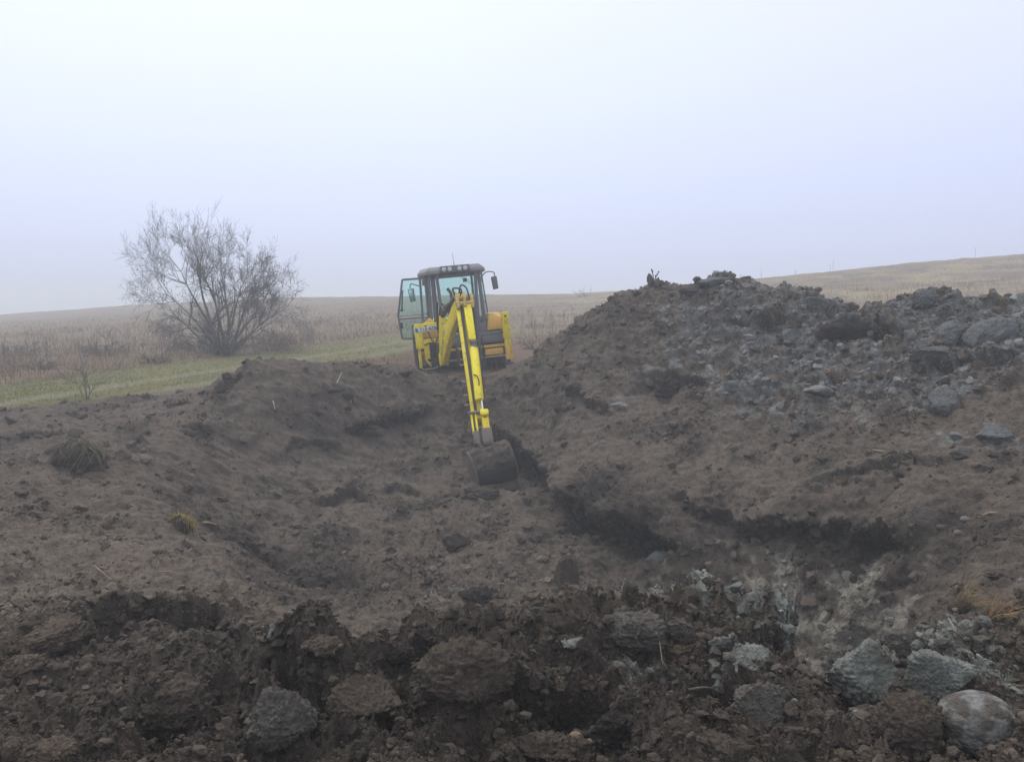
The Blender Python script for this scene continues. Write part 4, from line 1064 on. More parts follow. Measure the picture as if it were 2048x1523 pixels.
    def door_glass(poly):
        m = MB(); m.prism(poly, (0, .3, 0), (1, 0, 0), (0, 0, 1), (0, 1, 0), .008, 0); return m.build("door_glass", M_GLASS2, door, smooth=False)
    door_glass([(-1.24, 2.545), (-.74, 2.535), (-.745, 1.64), (-1.42, 1.665), (-1.425, 1.72)])
    door_glass([(-1.42, 1.60), (-.75, 1.585), (-1.08, 1.415), (-1.165, 1.155), (-1.39, 1.175)])
    m = MB(); m.tube([(-1.27, .26, 2.31), (-1.29, .22, 2.25), (-1.34, .22, 1.9), (-1.35, .26, 1.84)], .016, 8); m.lathe([(.035, -.02), (.035, .02)], (-1.35, .26, 1.84), (0, 1, 0), 14)
    m.build("door_handle", P['dark'], door)
    MB().box(-1.42, -1.36, .24, .3, 1.40, 1.55, .01).build("door_latch", P['dark'], door)
    MB().box(-.79, -.70, .28, .34, 2.38, 2.52, .01).build("door_hinge", P['grey'], door); MB().box(-.76, -.68, .28, .34, 1.66, 1.74, .01).build("door_hinge", P['grey'], door)

    # mirrors
    def mirror(s, x, zt, lean):
        r0 = (s * .80, 1.7, 2.42)
        m = MB(); m.tube(curve_pts([r0, (s * .98, 1.75, zt + .13), (x, 1.8, zt + .12), (x + s * .02, 1.8, zt + .02)], 5), .014, 8)
        a = m.build("mirror_arm", P['dark'], root)
        m = MB(); m.prism([(-.085, 0), (.075, .02), (.095, -.32), (-.05, -.34)], (x, 1.8, zt), (1, 0, 0), (0, 0, 1), (0, 1, 0), .05, .02)
        h = m.build("mirror", P['dark'], a)
        m = MB(); m.prism([(-.068, -.02), (.06, -.005), (.078, -.305), (-.037, -.32)], (x, 1.77, zt), (1, 0, 0), (0, 0, 1), (0, 1, 0), .01, .003)
        m.build("mirror_glass", P['silver'] if s < 0 else P['grey'], h)
    mirror(1, 1.20, 2.49, 0); mirror(-1, -1.02, 2.36, 0)

    # fenders
    for s in (-1, 1):
        m = MB()
        if s > 0:
            m.prism([(.67, 1.14), (1.10, 1.16), (1.08, 1.42), (.84, 1.58), (.74, 1.50)], (0, .28, 0), (1, 0, 0), (0, 0, 1), (0, 1, 0), .10, .025)
            m.prism([(.3, 1.14), (2.0, 1.1), (1.9, 1.42), (1.5, 1.56), (.5, 1.56), (.3, 1.40)], (.93, 0, 0), (0, 1, 0), (0, 0, 1), (1, 0, 0), .28, .03)
        else:
            m.prism([(-1.02, 1.12), (-.55, 1.10), (-.55, 1.42), (-.70, 1.60), (-.86, 1.48), (-1.02, 1.42)], (0, .22, 0), (1, 0, 0), (0, 0, 1), (0, 1, 0), .10, .025)
            m.prism([(.3, 1.0), (2.0, 1.0), (1.9, 1.32), (1.5, 1.42), (.5, 1.42), (.3, 1.38)], (-.90, 0, 0), (0, 1, 0), (0, 0, 1), (1, 0, 0), .28, .03)
        m.build("fender", P['amber'], root)
    # rear frame with its rails
    m = MB(); m.box(-1.08, 1.06, -.02, .12, .86, 1.02); m.box(.38, 1.02, .02, .2, 1.02, 1.12)
    m.build("rear_rail", P['grey'], root)
    m = MB(); m.box(-1.0, 1.06, .0, .14, .74, .80, .006); m.box(.55, 1.0, .02, .16, .55, .71, .02); m.build("frame_plate", P['amber'], root)
    m = MB(); m.box(-.98, 1.06, -.03, .12, .49, .53, .006); m.build("lower_rail", P['beige'], root)
    m = MB(); m.box(-.9, 1.06, .10, .16, .34, .48, .01); m.box(-.3, .34, .14, .24, .3, .9, .01); m.build("back_plate", P['dark'], root)
    MB().box(-.16, -.09, -.04, .05, .36, .9, .01).build("frame_strut", P['rust'], root); MB().tube([(.48, -.05, 1.0), (.50, -.12, .7), (.49, -.1, .3)], .02, 8).build("hose", P['hose'], root)
    # stabiliser legs
    for s in (-1, 1):
        st = bpy.data.objects.new("stabiliser", None); link(st, root)
        if s > 0:
            m = MB(); m.box(1.01, 1.19, -.14, .04, .92, 1.56, .015); m.build("leg", P['yellow'], st)
            m = MB(); m.box(1.04, 1.13, -.12, .02, .50, .92, .01); m.bar((1.15, -.1, .92), (1.19, -.1, .48), .05, .06, up=(0, 1, 0)); m.build("sliding_leg", P['yellow'], st)
            m = MB(); m.prism([(1.02, .5), (1.14, .8), (1.2, .78), (1.23, .42), (1.04, .40)], (0, -.08, 0), (1, 0, 0), (0, 0, 1), (0, 1, 0), .10); m.build("foot_bracket", P['amber'], st)
            m = MB(); m.box(.98, 1.21, -.16, .1, .28, .34, .01); m.box(1.06, 1.14, -.1, .0, .34, .42); m.build("foot_pad", P['dark'], st)
            MB().lathe([(.035, -.03), (.035, .03)], (.99, -.1, 1.09), (0, 1, 0), 14).build("pin", P['dark'], st); MB().lathe([(.025, -.03), (.025, .03)], (1.1, -.15, 1.47), (0, 1, 0), 12).build("pin", P['dark'], st)
        else:
            m = MB(); m.box(-1.11, -.93, -.14, .04, .88, 1.30, .015); m.box(-1.11, -.55, -.12, .02, 1.38, 1.48, .012); m.build("leg", P['bright'], st)
            m = MB(); m.box(-1.08, -1.01, -.12, .02, .42, .9, .01); m.box(-.93, -.80, -.12, .02, .62, 1.1, .01); m.bar((-.93, -.1, .66), (-.80, -.1, .44), .04, .06, up=(0, 1, 0)); m.box(-1.0, -.56, -.1, .03, .98, 1.10, .012); m.build("sliding_leg", P['yellow'], st)
            m = MB(); m.box(-1.01, -.93, -.13, -.02, .46, .75, .01); m.build("cylinder", P['rust'], st)
            m = MB(); m.tube(curve_pts([(-1.06, -.1, .5), (-1.03, -.1, .41), (-.95, -.1, .38), (-.7, -.1, .39), (-.62, -.1, .46)], 4), .016, 8); m.build("guard_rail", P['beige'], st)
            m = MB()
            for k in range(9): m.box(-.78, -.63, -.1, .0, .44 + k * .055, .475 + k * .055, .008)
            m.tube(curve_pts([(-.79, -.12, 1.30), (-.74, -.16, 1.1), (-.66, -.14, .98), (-.60, -.14, 1.08), (-.56, -.1, 1.15)], 5), .013, 7)
            m.tube(curve_pts([(-.9, -.14, .96), (-.8, -.18, 1.0), (-.66, -.16, .96), (-.6, -.14, .7), (-.58, -.1, .5)], 5), .015, 7)
            m.build("hose", P['hose'], st)
            m = MB(); m.box(-1.08, -.85, -.2, .12, .27, .33, .01); m.build("foot_pad", P['dark'], st)
    # number plate
    m = MB(); x0, x1, z0, z1 = -1.09, -.55, 1.275, 1.385
    sl = math.tan(math.radians(2.5))
    m.prism([(x0, z0), (x1, z0 + (x1 - x0) * sl), (x1, z1 + (x1 - x0) * sl), (x0, z1)], (0, -.17, 0), (1, 0, 0), (0, 0, 1), (0, 1, 0), .012, .003)
    plate = m.build("number_plate", P['white'], root)
    m = MB(); m.prism([(x0 + .006, z0 + .008), (x0 + .055, z0 + .01), (x0 + .055, z1 - .008), (x0 + .006, z1 - .01)], (0, -.178, 0), (1, 0, 0), (0, 0, 1), (0, 1, 0), .006, 0)
    m.build("plate_band", P['blue'], plate)
    text_mesh("plate_text", "T1E 4ZB", .112, P['ink'], plate, ((x0 + x1) / 2 + .03, -.178, (z0 + z1) / 2 + .012), (1, 0, sl), (0, 0, 1), .002, .0015)
    m = MB(); m.box(-.87, -.81, -.16, -.1, 1.395, 1.425, .008); m.build("plate_bracket", P['dark'], root)
    m = MB(); m.box(-1.13, -1.10, -.12, .0, 1.22, 1.42, .01); m.build("tail_lamp", P['lamp'], root)

    # boom, swung over the pit
    base = Vector((-.52, -.30, 0)); K = Vector((-.07, -2.18, 1.93)); Epos = Vector((-.21, -4.26, -.50))
    rdir = Vector((K.x - base.x, K.y - base.y, 0)).normalized(); up = Vector((0, 0, 1)); side = rdir.cross(up)
    m = MB(); m.box(-.64, -.40, -.30, -.02, .40, .98, .03); m.tube([(-.52, -.32, .42), (-.52, -.32, .95)], .06, 14); m.build("swing_post", P['dark'], root)
    boom = bpy.data.objects.new("boom", None); link(boom, root)
    poly = [(.0, .46), (-.02, .8), (.08, 1.2), (.24, 1.64), (.34, 1.63), (.40, 1.40), (.6, 1.42), (.85, 1.54), (1.2, 1.80), (1.75, 2.08), (1.98, 2.02), (1.98, 1.82), (1.5, 1.56), (1.05, 1.28), (.66, .96), (.12, .46)]
    m = MB(); m.prism(poly, base, rdir, up, side, .14, .02); bw = m.build("boom_box", P['yellow'], boom)
    m = MB()
    for s in (-1, 1): m.prism([(.0, .46), (-.03, .7), (.14, .82), (.14, .62), (.08, .44)], base + side * s * .085, rdir, up, side, .025, .006)
    m.build("boom_foot", P['bright'], boom)
    ld = (rdir * .50 + up * .86).normalized()
    text_mesh("boom_lettering", "KOMATSU", .16, P['decal'], boom, base + rdir * .36 + up * 1.02 + side * .072, ld, side.cross(ld), .002)
    m = MB(); m.tube([base + rdir * .06 + up * 1.52, base + rdir * .9 + up * 1.86], .06, 14); cyl = m.build("boom_cylinder", P['dark'], boom)
    m = MB(); m.tube([base + rdir * .9 + up * 1.86, base + rdir * 1.55 + up * 2.12], .03, 12); m.build("cylinder_rod", P['chrome'], cyl)
    m = MB()
    for k in range(4):
        o = side * (-.09 + .06 * k)
        m.tube(curve_pts([base + rdir * .1 + up * 1.3 + o, base + rdir * .25 + up * (1.66 + .04 * k) + o, base + rdir * .55 + up * (1.82 + .04 * k) + o * 1.6, base + rdir * .95 + up * 1.74 + o * 1.5, base + rdir * 1.5 + up * 2.0 + o], 6), .021, 8)
    m.tube(curve_pts([base + rdir * 1.7 + up * 2.05 + side * .12, base + rdir * 1.75 + up * 2.2 + side * .16, base + rdir * 1.95 + up * 2.16 + side * .05, K + up * .05 + side * .1], 6), .02, 8)
    m.build("hose", P['hose'], boom)

    # dipper arm with its sliding inner section
    a = (Epos - K).normalized(); sd_ = Vector((1, 0, 0)); sd_ = (sd_ - a * sd_.dot(a)).normalized(); n = a.cross(sd_)
    if n.y > 0: n = -n
    Ln = (Epos - K).length
    def D(t, s=0., d=0.): return K + a * (t * Ln) + sd_ * s + n * d
    dip = bpy.data.objects.new("dipper", None); link(dip, root)
    m = MB(); m.bar(D(-.02, .0, -.14), D(.93, .0, -.10), .26, .24, up=n, bev=.015, w2=.20, h2=.2); m.build("dipper_box", P['yellow'], dip)
    m = MB(); m.bar(D(.01, -.155, .0), D(.90, -.125, .0), .075, .12, up=n, bev=.01, w2=.06); m.build("slide_rail", P['yellow'], dip)
    m = MB(); m.bar(D(.03, -.085, .01), D(.90, -.06, .01), .055, .05, up=n, bev=.005); m.bar(D(.03, .155, .0), D(.86, .11, .0), .035, .06, up=n, bev=.005); m.build("slide_channel", P['dark'], dip)
    m = MB(); m.bar(D(.06, .045, .06), D(.36, .055, .06), .17, .12, up=n, bev=.02, w2=.15); m.build("dipper_bracket", P['bright'], dip)
    m = MB(); m.bar(D(-.03, -.15, .06), D(.10, -.15, .06), .07, .16, up=n); m.bar(D(-.03, .0, .08), D(.09, .0, .08), .06, .18, up=n); m.bar(D(-.02, .15, .06), D(.10, .15, .06), .07, .16, up=n); m.lathe([(.06, -.2), (.06, .2)], D(0, 0, .06), sd_, 16); m.lathe([(.05, -.2), (.05, .2)], D(.055, 0, .1), sd_, 16)
    m.build("knuckle", P['worn'], dip)
    m = MB(); m.lathe([(.055, -.06), (.065, -.04), (.065, .04), (.055, .06)], D(.385, .07, .10), sd_, 16); m.tube([D(.37, .07, .1), D(.43, .07, .08)], [.05, .075], 12); m.build("cylinder_eye", P['dust'], dip)
    m = MB(); m.tube([D(.42, .06, .07), D(.44, .06, .07), D(.80, .035, .07), D(.82, .035, .07)], [.075, .088, .088, .08], 18); bc = m.build("bucket_cylinder", P['bright'], dip)
    m = MB(); m.tube([D(.81, .07, .09), D(.90, .07, .09)], .026, 12); m.build("cylinder_rod", P['chrome'], bc)
    m = MB()
    for s in (.165, .19): m.tube(curve_pts([D(-.02, s - .04, .12), D(.1, s, .10), D(.3, s - .01, .07), D(.42, s + .01, .08), D(.6, s - .03, .06), D(.84, s - .06, .05)], 8), .015, 7)
    m.tube(curve_pts([D(.64, -.02, .13), D(.665, .03, .2), D(.70, .06, .19), D(.73, .05, .15)], 6), .011, 7)
    m.tube(curve_pts([D(-.04, -.1, .1), D(-.09, -.04, .16), D(-.06, .06, .18), D(.02, .1, .15)], 6), .018, 7)
    m.tube(curve_pts([D(.40, .18, .0), D(.50, .26, -.02), D(.56, .22, -.02), D(.58, .15, .0)], 6), .014, 7)
    m.build("hose", P['hose'], dip)
    for t in (.28, .40, .53, .66, .76, .83): MB().lathe([(.014, -.05), (.014, .03)], D(t, -.21, .0), sd_, 8).build("bolt", P['beige'], dip)
    for t in (.50, .62, .74): MB().lathe([(.012, -.02), (.012, .05)], D(t, .15, .02), sd_, 8).build("bolt", P['beige'], dip)
    # linkage
    for s in (-.155, -.075, .045, .145): MB().bar(D(.885, s, -.02), D(1.035, s, .0), .035, .13, up=n, bev=.01).build("link", P['bright'], dip)
    m = MB(); m.bar(D(.895, .09, .1), D(.935, .09, .1), .16, .09, up=n, bev=.02)
    m.build("link_head", P['bright'], dip)
    m = MB(); m.bar(D(.945, .095, .06), D(1.03, .095, .06), .13, .05, up=n, bev=.01); m.build("link_plate", P['yellow'], dip)
    MB().lathe([(.03, -.22), (.03, .22)], D(.90, .0, .05), sd_, 12).build("pin", P['dust'], dip); MB().lathe([(.03, -.2), (.03, .2)], D(1.0, .0, .0), sd_, 12).build("pin", P['dust'], dip)
    # quick coupler and bucket
    Cc = D(1.07, .0, .02)
    m = MB(); m.bar(D(1.03, -.11, .0), D(1.12, -.11, -.01), .12, .18, up=n, bev=.02); m.bar(D(1.02, .09, .02), D(1.13, .09, .01), .20, .20, up=n, bev=.02)
    m.build("quick_coupler", P['dust'], root)
    m = MB(); m.bar(D(1.115, .10, .06), D(1.14, .10, .06), .17, .12, up=n, bev=.006); m.build("coupler_throat", P['dark'], root)
    bd = Matrix.Rotation(math.radians(-4), 3, 'Z') @ rdir; bs = bd.cross(up)   # bucket plane
    _q = math.radians(8); bs, up_b = bs * math.cos(_q) - up * math.sin(_q), up * math.cos(_q) + bs * math.sin(_q)
    Bo = D(1.13, .06, .0)
    outer = [(-.02, .02), (.13, -.01), (.24, -.12), (.31, -.28), (.33, -.44), (.28, -.60), (.17, -.71), (.02, -.76), (-.30, -.78)]
    m = MB()
    inner = [(x * .93 - .005, z * .96 - .012) for x, z in outer]
    m.prism(outer + inner[::-1], Bo, bd, up_b, bs, .76, .004)
    buck = m.build("bucket", P['bucket'], root)
    for s in (-1, 1): m = MB(); m.prism(outer + [(-.34, -.74), (-.22, -.2)], Bo + bs * s * .385, bd, up_b, bs, .03, .006); m.build("side_plate", P['dust'], buck)
    for k in range(4): m = MB(); m.prism([(-.28, -.765), (-.28, -.80), (-.46, -.79)], Bo + bs * (-.33 + .22 * k), bd, up_b, bs, .06, .006); m.build("tooth", P['dust'], buck)
    for s in (-.1, .14): m = MB(); m.prism([(-.06, .14), (.06, .14), (.16, .0), (-.08, .0)], Bo + bs * s, bd, up_b, bs, .03, .006); m.build("bucket_ear", P['dust'], buck)
    # earth caked on the back of the bucket
    g = 26; vs = []; fs = []
    xs = np.linspace(-.37, .37, g * 2); ts = np.linspace(0, 1, g)
    prof = np.array([(-.0, .03), (.13, .0), (.24, -.12), (.31, -.27), (.335, -.36)])
    L_ = np.linspace(0, 1, len(prof))
    SX, TT = np.meshgrid(xs, ts)
    pr = np.c_[np.interp(TT.ravel(), L_, prof[:, 0]), np.interp(TT.ravel(), L_, prof[:, 1])]
    th = .022 + .05 * fbm(SX.ravel(), TT.ravel(), 5, 4, 7, .6) - .06 * sstep(.7, 1.0, TT.ravel() + .25 * perlin(SX.ravel() * 6, TT.ravel(), 3)) 
    nd = np.array(bd) * .75 + np.array([0, 0, .66])
    P3 = np.array(Bo) + np.outer(pr[:, 0], np.array(bd)) + np.outer(pr[:, 1], np.array(up_b)) + np.outer(SX.ravel(), np.array(bs)) + np.outer(th, nd)
    W_ = g * 2
    ff = np.array([(j * W_ + i, j * W_ + i + 1, (j + 1) * W_ + i + 1, (j + 1) * W_ + i) for j in range(g - 1) for i in range(W_ - 1)])
    cc = np.array((0.10, 0.082, 0.068)) * (1 + .4 * fbm(SX.ravel(), TT.ravel(), 9, 3, 9))[:, None]
    mesh_np("caked_earth", P3, ff, M_CLOD, buck, col=np.clip(cc, .01, 1))
    return root
backhoe = build_backhoe()

# ---------------------------------------------------------------- plants
def veg_mat(name, rough=.85, vary=.25):
    m, nt, b = mat_new(name)
    at = nt.nodes.new("ShaderNodeAttribute"); at.attribute_name = "Col"
    tc = nt.nodes.new("ShaderNodeTexCoord"); n1 = nt.nodes.new("ShaderNodeTexNoise"); n1.inputs["Scale"].default_value = 9
    nt.links.new(tc.outputs["Object"], n1.inputs["Vector"])
    mr = nt.nodes.new("ShaderNodeMapRange"); mr.inputs["To Min"].default_value = 1 - vary; mr.inputs["To Max"].default_value = 1 + vary
    nt.links.new(n1.outputs["Fac"], mr.inputs["Value"])
    mx = nt.nodes.new("ShaderNodeVectorMath"); mx.operation = 'SCALE'
    nt.links.new(at.outputs["Color"], mx.inputs[0]); nt.links.new(mr.outputs[0], mx.inputs["Scale"])
    nt.links.new(mx.outputs[0], b.inputs["Base Color"]); b.inputs["Roughness"].default_value = rough; b.inputs["Specular IOR Level"].default_value = .15
    return m
M_GRASS = veg_mat("dry_grass_blades"); M_BARK = veg_mat("grey_bark", .9, .3); M_STEM = veg_mat("dead_stems")
def seg_tubes(name, P, Q, rp, rq, cols, mat, parent=None, n=4):
    """many straight tapered segments in one mesh (arrays of ends and radii)"""
    P = np.array(P, float); Q = np.array(Q, float); rp = np.array(rp)[:, None]; rq = np.array(rq)[:, None]; cols = np.array(cols)
    a = Q - P; L = np.linalg.norm(a, axis=1, keepdims=True) + 1e-9; a = a / L
    ref = np.where(np.abs(a[:, 2:3]) > .9, np.array([[1., 0, 0]]), np.array([[0, 0, 1.]]))
    u = np.cross(a, ref); u /= np.linalg.norm(u, axis=1, keepdims=True); w = np.cross(a, u)
    vs = []
    for k in range(n):
        c, s = math.cos(2 * math.pi * k / n), math.sin(2 * math.pi * k / n); vs.append(P - a * rp * .3 + (u * c + w * s) * rp)
    for k in range(n):
        c, s = math.cos(2 * math.pi * k / n), math.sin(2 * math.pi * k / n); vs.append(Q + (u * c + w * s) * rq)
    VV = np.stack(vs, 1).reshape(-1, 3)
    base = (np.arange(len(P)) * 2 * n)[:, None]
    F_ = np.concatenate([base + np.array([[k, (k + 1) % n, n + (k + 1) % n, n + k]]) for k in range(n)], 0)
    CC = np.repeat(cols, 2 * n, axis=0)
    return mesh_np(name, VV, F_, mat, parent, col=CC)
def rotv(v, ax, an):
    return Matrix.Rotation(an, 3, ax) @ v
class Wood:
    def __init__(self, seed): self.r = random.Random(seed); self.s = []; self.big = []
    def grow(self, p, d, length, rad, level, maxl, bend=.22, up=.05, ratio=.62, kids=(3, 5), droop=0.0, rmin=.004):
        R = self.r; nseg = 5 if level < 2 else 4 if level < maxl else 3
        pts = [p.copy()]; r0 = rad; step = length / nseg
        for i in range(nseg):
            d = (d + Vector((R.gauss(0, bend), R.gauss(0, bend), R.gauss(0, bend) * .7 + up - droop * (i / nseg)))).normalized()
            q = p + d * step; r1 = max(rmin, rad * (1 - .75 * (i + 1) / nseg))
            (self.big if level < 2 else self.s).append((p.copy(), q.copy(), r0, r1))
            p = q; r0 = r1; pts.append((p.copy(), d.copy(), r1))
        if level >= maxl: return
        k = R.randint(*kids) + (1 if level == 0 else 0)
        for j in range(k):
            i = R.randint(1 if level else 2, nseg); q, dd, rr_ = pts[i]
            ax = Vector((R.gauss(0, 1), R.gauss(0, 1), R.gauss(0, 1))).cross(dd)
            if ax.length < 1e-4: continue
            nd = rotv(dd, ax.normalized(), math.radians(R.uniform(22, 58)))
            self.grow(q, nd, length * ratio * R.uniform(.75, 1.15), max(rmin, min(rr_ * .85, rad * .62)), level + 1, maxl, bend, up, ratio, kids, droop, rmin)
def bare_tree():
    x, y = gnd(447, 708); z = hz(x, y)
    root = bpy.data.objects.new("bare_tree", None); link(root); root.location = (x, y, z - .05); root.scale = (y / 28.7 * .90,) * 3
    tag(root, "wide leafless many stemmed tree standing alone beside the grassy track", "tree")
    T = Wood(4)
    stems = [(-.35, -62, 3.0, .09), (-.3, -46, 3.6, .10), (-.2, -30, 4.4, .12), (-.1, -20, 4.3, .12), (0, -7, 3.9, .11), (.1, 3, 3.6, .12), (.12, 14, 3.5, .10), (.25, 27, 3.4, .11), (.3, 40, 3.3, .10), (.4, 53, 3.2, .09), (.42, 66, 2.8, .07), (.0, -1, 3.2, .08), (-.4, -74, 2.4, .06), (.4, 76, 2.3, .05)]
    for i, (ox, deg, ln, r) in enumerate(stems):
        a = math.radians(deg); fy = T.r.uniform(-.6, .6)
        d = Vector((math.sin(a), fy * .7, math.cos(a))).normalized()
        up = .06 if abs(deg) < 50 else -.01
        T.grow(Vector((ox, T.r.uniform(-.25, .25), 0)), Vector((d.x * .5, d.y * .5, 1)).normalized() if abs(deg) < 60 else d, .35 * ln, r, 0, 4, bend=.10, up=0, ratio=.001, kids=(0, 0)) if False else None
        # lower stem bows outward, then the limbs spread
        p = Vector((ox, T.r.uniform(-.25, .25), 0)); dd = Vector((d.x * .55, d.y * .55, 1)).normalized()
        L1 = ln * .30; n = 4
        for k in range(n):
            dd = (dd * .75 + d * .25 + Vector((T.r.gauss(0, .05), T.r.gauss(0, .05), 0))).normalized()
            q = p + dd * (L1 / n); T.big.append((p.copy(), q.copy(), r * (1 - .08 * k), r * (1 - .08 * (k + 1)))); p = q
            if k > 0 and T.r.random() < .8:
                ax = Vector((T.r.gauss(0, 1), T.r.gauss(0, 1), T.r.gauss(0, 1))).cross(dd).normalized()
                T.grow(p.copy(), rotv(dd, ax, math.radians(T.r.uniform(30, 65))), ln * .42, r * .4, 1, 4, .16, .02, .62, (3, 4), .02, .0045)
        T.grow(p, dd, ln * .66, r * .66, 0, 4, .13, up, .60, (4, 6), 0.02 if abs(deg) < 40 else .12, .0045)
    rr2 = T.r
    bc = np.array((0.15, 0.145, 0.145))
    def sq(v): return Vector((v.x * (.78 if v.x < 0 else .86) - .02, v.y * .85, v.z * 1.04))
    def out(name, L):
        cols = [bc * rr2.uniform(.7, 1.3) for _ in L]
        seg_tubes(name, [sq(s[0]) for s in L], [sq(s[1]) for s in L], [max(.0035, s[2] * .8) for s in L], [max(.003, s[3] * .8) for s in L], cols, M_BARK, root, 5 if name == "trunk" else 3)
    out("trunk", T.big); out("crown", T.s)
    print("tree segs", len(T.big), len(T.s))
bare_tree()
def bush(name, label, cat, u, v, y, w, h, n, col, seed, group=None, up=.03):
    x, yy, _ = W(u, v, y) if y else (*gnd(u, v), 0)
    z = hz(x, yy); root = bpy.data.objects.new(name, None); link(root); root.location = (x, yy, z)
    T = Wood(seed)
    for i in range(n):
        a = T.r.uniform(-1, 1); b = T.r.uniform(-1, 1)
        T.grow(Vector((a * w * .06, b * w * .05, -.02)), Vector((a * w * .9, b * w * .5, h)).normalized(), h * T.r.uniform(.5, .9), .012, 1, 3, .25, up, .6, (3, 4), .06, .004)
    L = T.big + T.s
    cols = [np.array(col) * T.r.uniform(.6, 1.4) for _ in L]
    k = T.big; m = T.s
    cb = cols[:len(k)]; cs = cols[len(k):]
    seg_tubes("stem", [s[0] for s in k], [s[1] for s in k], [s[2] for s in k], [s[3] for s in k], cb, M_STEM, root, 4)
    seg_tubes("twigs", [s[0] for s in m], [s[1] for s in m], [s[2] for s in m], [s[3] for s in m], cs, M_STEM, root, 3)
    return tag(root, label, cat, group)
bush("bramble_bush", "dark bramble mass at the foot of the bare tree, left side", "bush", 400, 706, 0, 2.2, .9, 26, (.06, .055, .05), 21)
bush("bramble_bush", "dark bramble mass hugging the base of the bare tree", "bush", 450, 714, 0, 1.6, 1.0, 26, (.05, .052, .05), 22)
bush("bramble_bush", "thin reddish scrub to the right of the bare tree", "bush", 545, 702, 0, 2.2, .9, 18, (.12, .085, .075), 23)
bush("bramble_bush", "low dark scrub beside the green track, between tree and sapling", "bush", 310, 742, 21.5, 1.4, .4, 22, (.06, .052, .05), 24)
bush("bramble_bush", "low brown scrub left of the thin sapling", "bush", 80, 745, 20.5, 1.8, .45, 20, (.085, .07, .065), 25)
bush("bramble_bush", "grey brown scrub right behind the thin sapling", "bush", 215, 715, 24.5, 2.2, .7, 22, (.085, .075, .072), 26)
bush("bramble_bush", "brown scrub farther back at the left edge of the view", "bush", 30, 700, 26, 2.5, .7, 20, (.10, .085, .078), 27)
bush("bramble_bush", "reddish brown scrub just right of the digger", "bush", 1075, 690, 24, 1.6, .6, 16, (.11, .08, .075), 28)
bush("bramble_bush", "low scrub at the foot of the heap's left end", "bush", 1130, 690, 22, 1.4, .5, 14, (.10, .08, .075), 29)
bush("bramble_bush", "faint bush on the skyline right of the digger", "bush", 1165, 588, 66, 2.4, .8, 12, (.10, .09, .09), 30)
bush("sapling", "thin young sapling with bare twigs at the edge of the track", "sapling", 174, 803, 14.3, .4, .9, 4, (.20, .18, .165), 31, up=.12)
def stick(pts, r, col, name, label, cat, group=None):
    """a smooth thin stalk lying or standing in the world"""
    c = curve_pts(pts, 5); n = len(c) - 1
    rs = [r * (1 - .45 * i / n) for i in range(n + 1)]
    o = seg_tubes(name, c[:-1], c[1:], rs[:-1], rs[1:], [np.array(col) * random.uniform(.85, 1.15) for _ in range(n)], M_STEM, None, 6)
    return tag(o, label, cat, group)
# the sapling's pale stem
x_, y_, z_ = W(174, 803, 14.3); z_ = hz(x_, y_)
sap = [o for o in bpy.data.objects if o.name == "sapling"][0]
c = curve_pts([(0, 0, -.05), (-.03, 0, .3), (-.06, .01, .6), (-.10, 0, .95)], 5)
seg_tubes("pale_stem", c[:-1], c[1:], [.016] * (len(c) - 1), [.014] * (len(c) - 1), [(.26, .25, .21)] * (len(c) - 1), M_STEM, sap, 6)

def blades(name, X, Y, Z, Hh, Wd, lean, cols, mat=M_GRASS, parent=None, rng=None, curl=1.0):
    """one bent tapering blade per entry, merged in one mesh"""
    n = len(X); rng = rng or np.random.default_rng(3)
    a = rng.random(n) * 2 * np.pi; ca, sa = np.cos(a), np.sin(a)
    b = rng.random(n) * 2 * np.pi
    lx, ly = np.cos(b) * lean * Hh, np.sin(b) * lean * Hh
    rows = []
    for t, wf in ((0, 1.), (.5, .75), (1., .12)):
        cx = X + lx * t ** (1 + curl); cy = Y + ly * t ** (1 + curl); cz = Z - .01 + Hh * (t - .25 * lean * t * t)
        for s in (-1, 1):
            rows.append(np.c_[cx + s * ca * Wd * wf / 2, cy + s * sa * Wd * wf / 2, cz])
    VV = np.stack(rows, 1).reshape(-1, 3); base = (np.arange(n) * 6)[:, None]
    F_ = np.concatenate([base + np.array([[0, 1, 3, 2]]), base + np.array([[2, 3, 5, 4]])], 0)
    return mesh_np(name, VV, F_, mat, parent, col=np.repeat(cols, 6, axis=0), smooth=False)
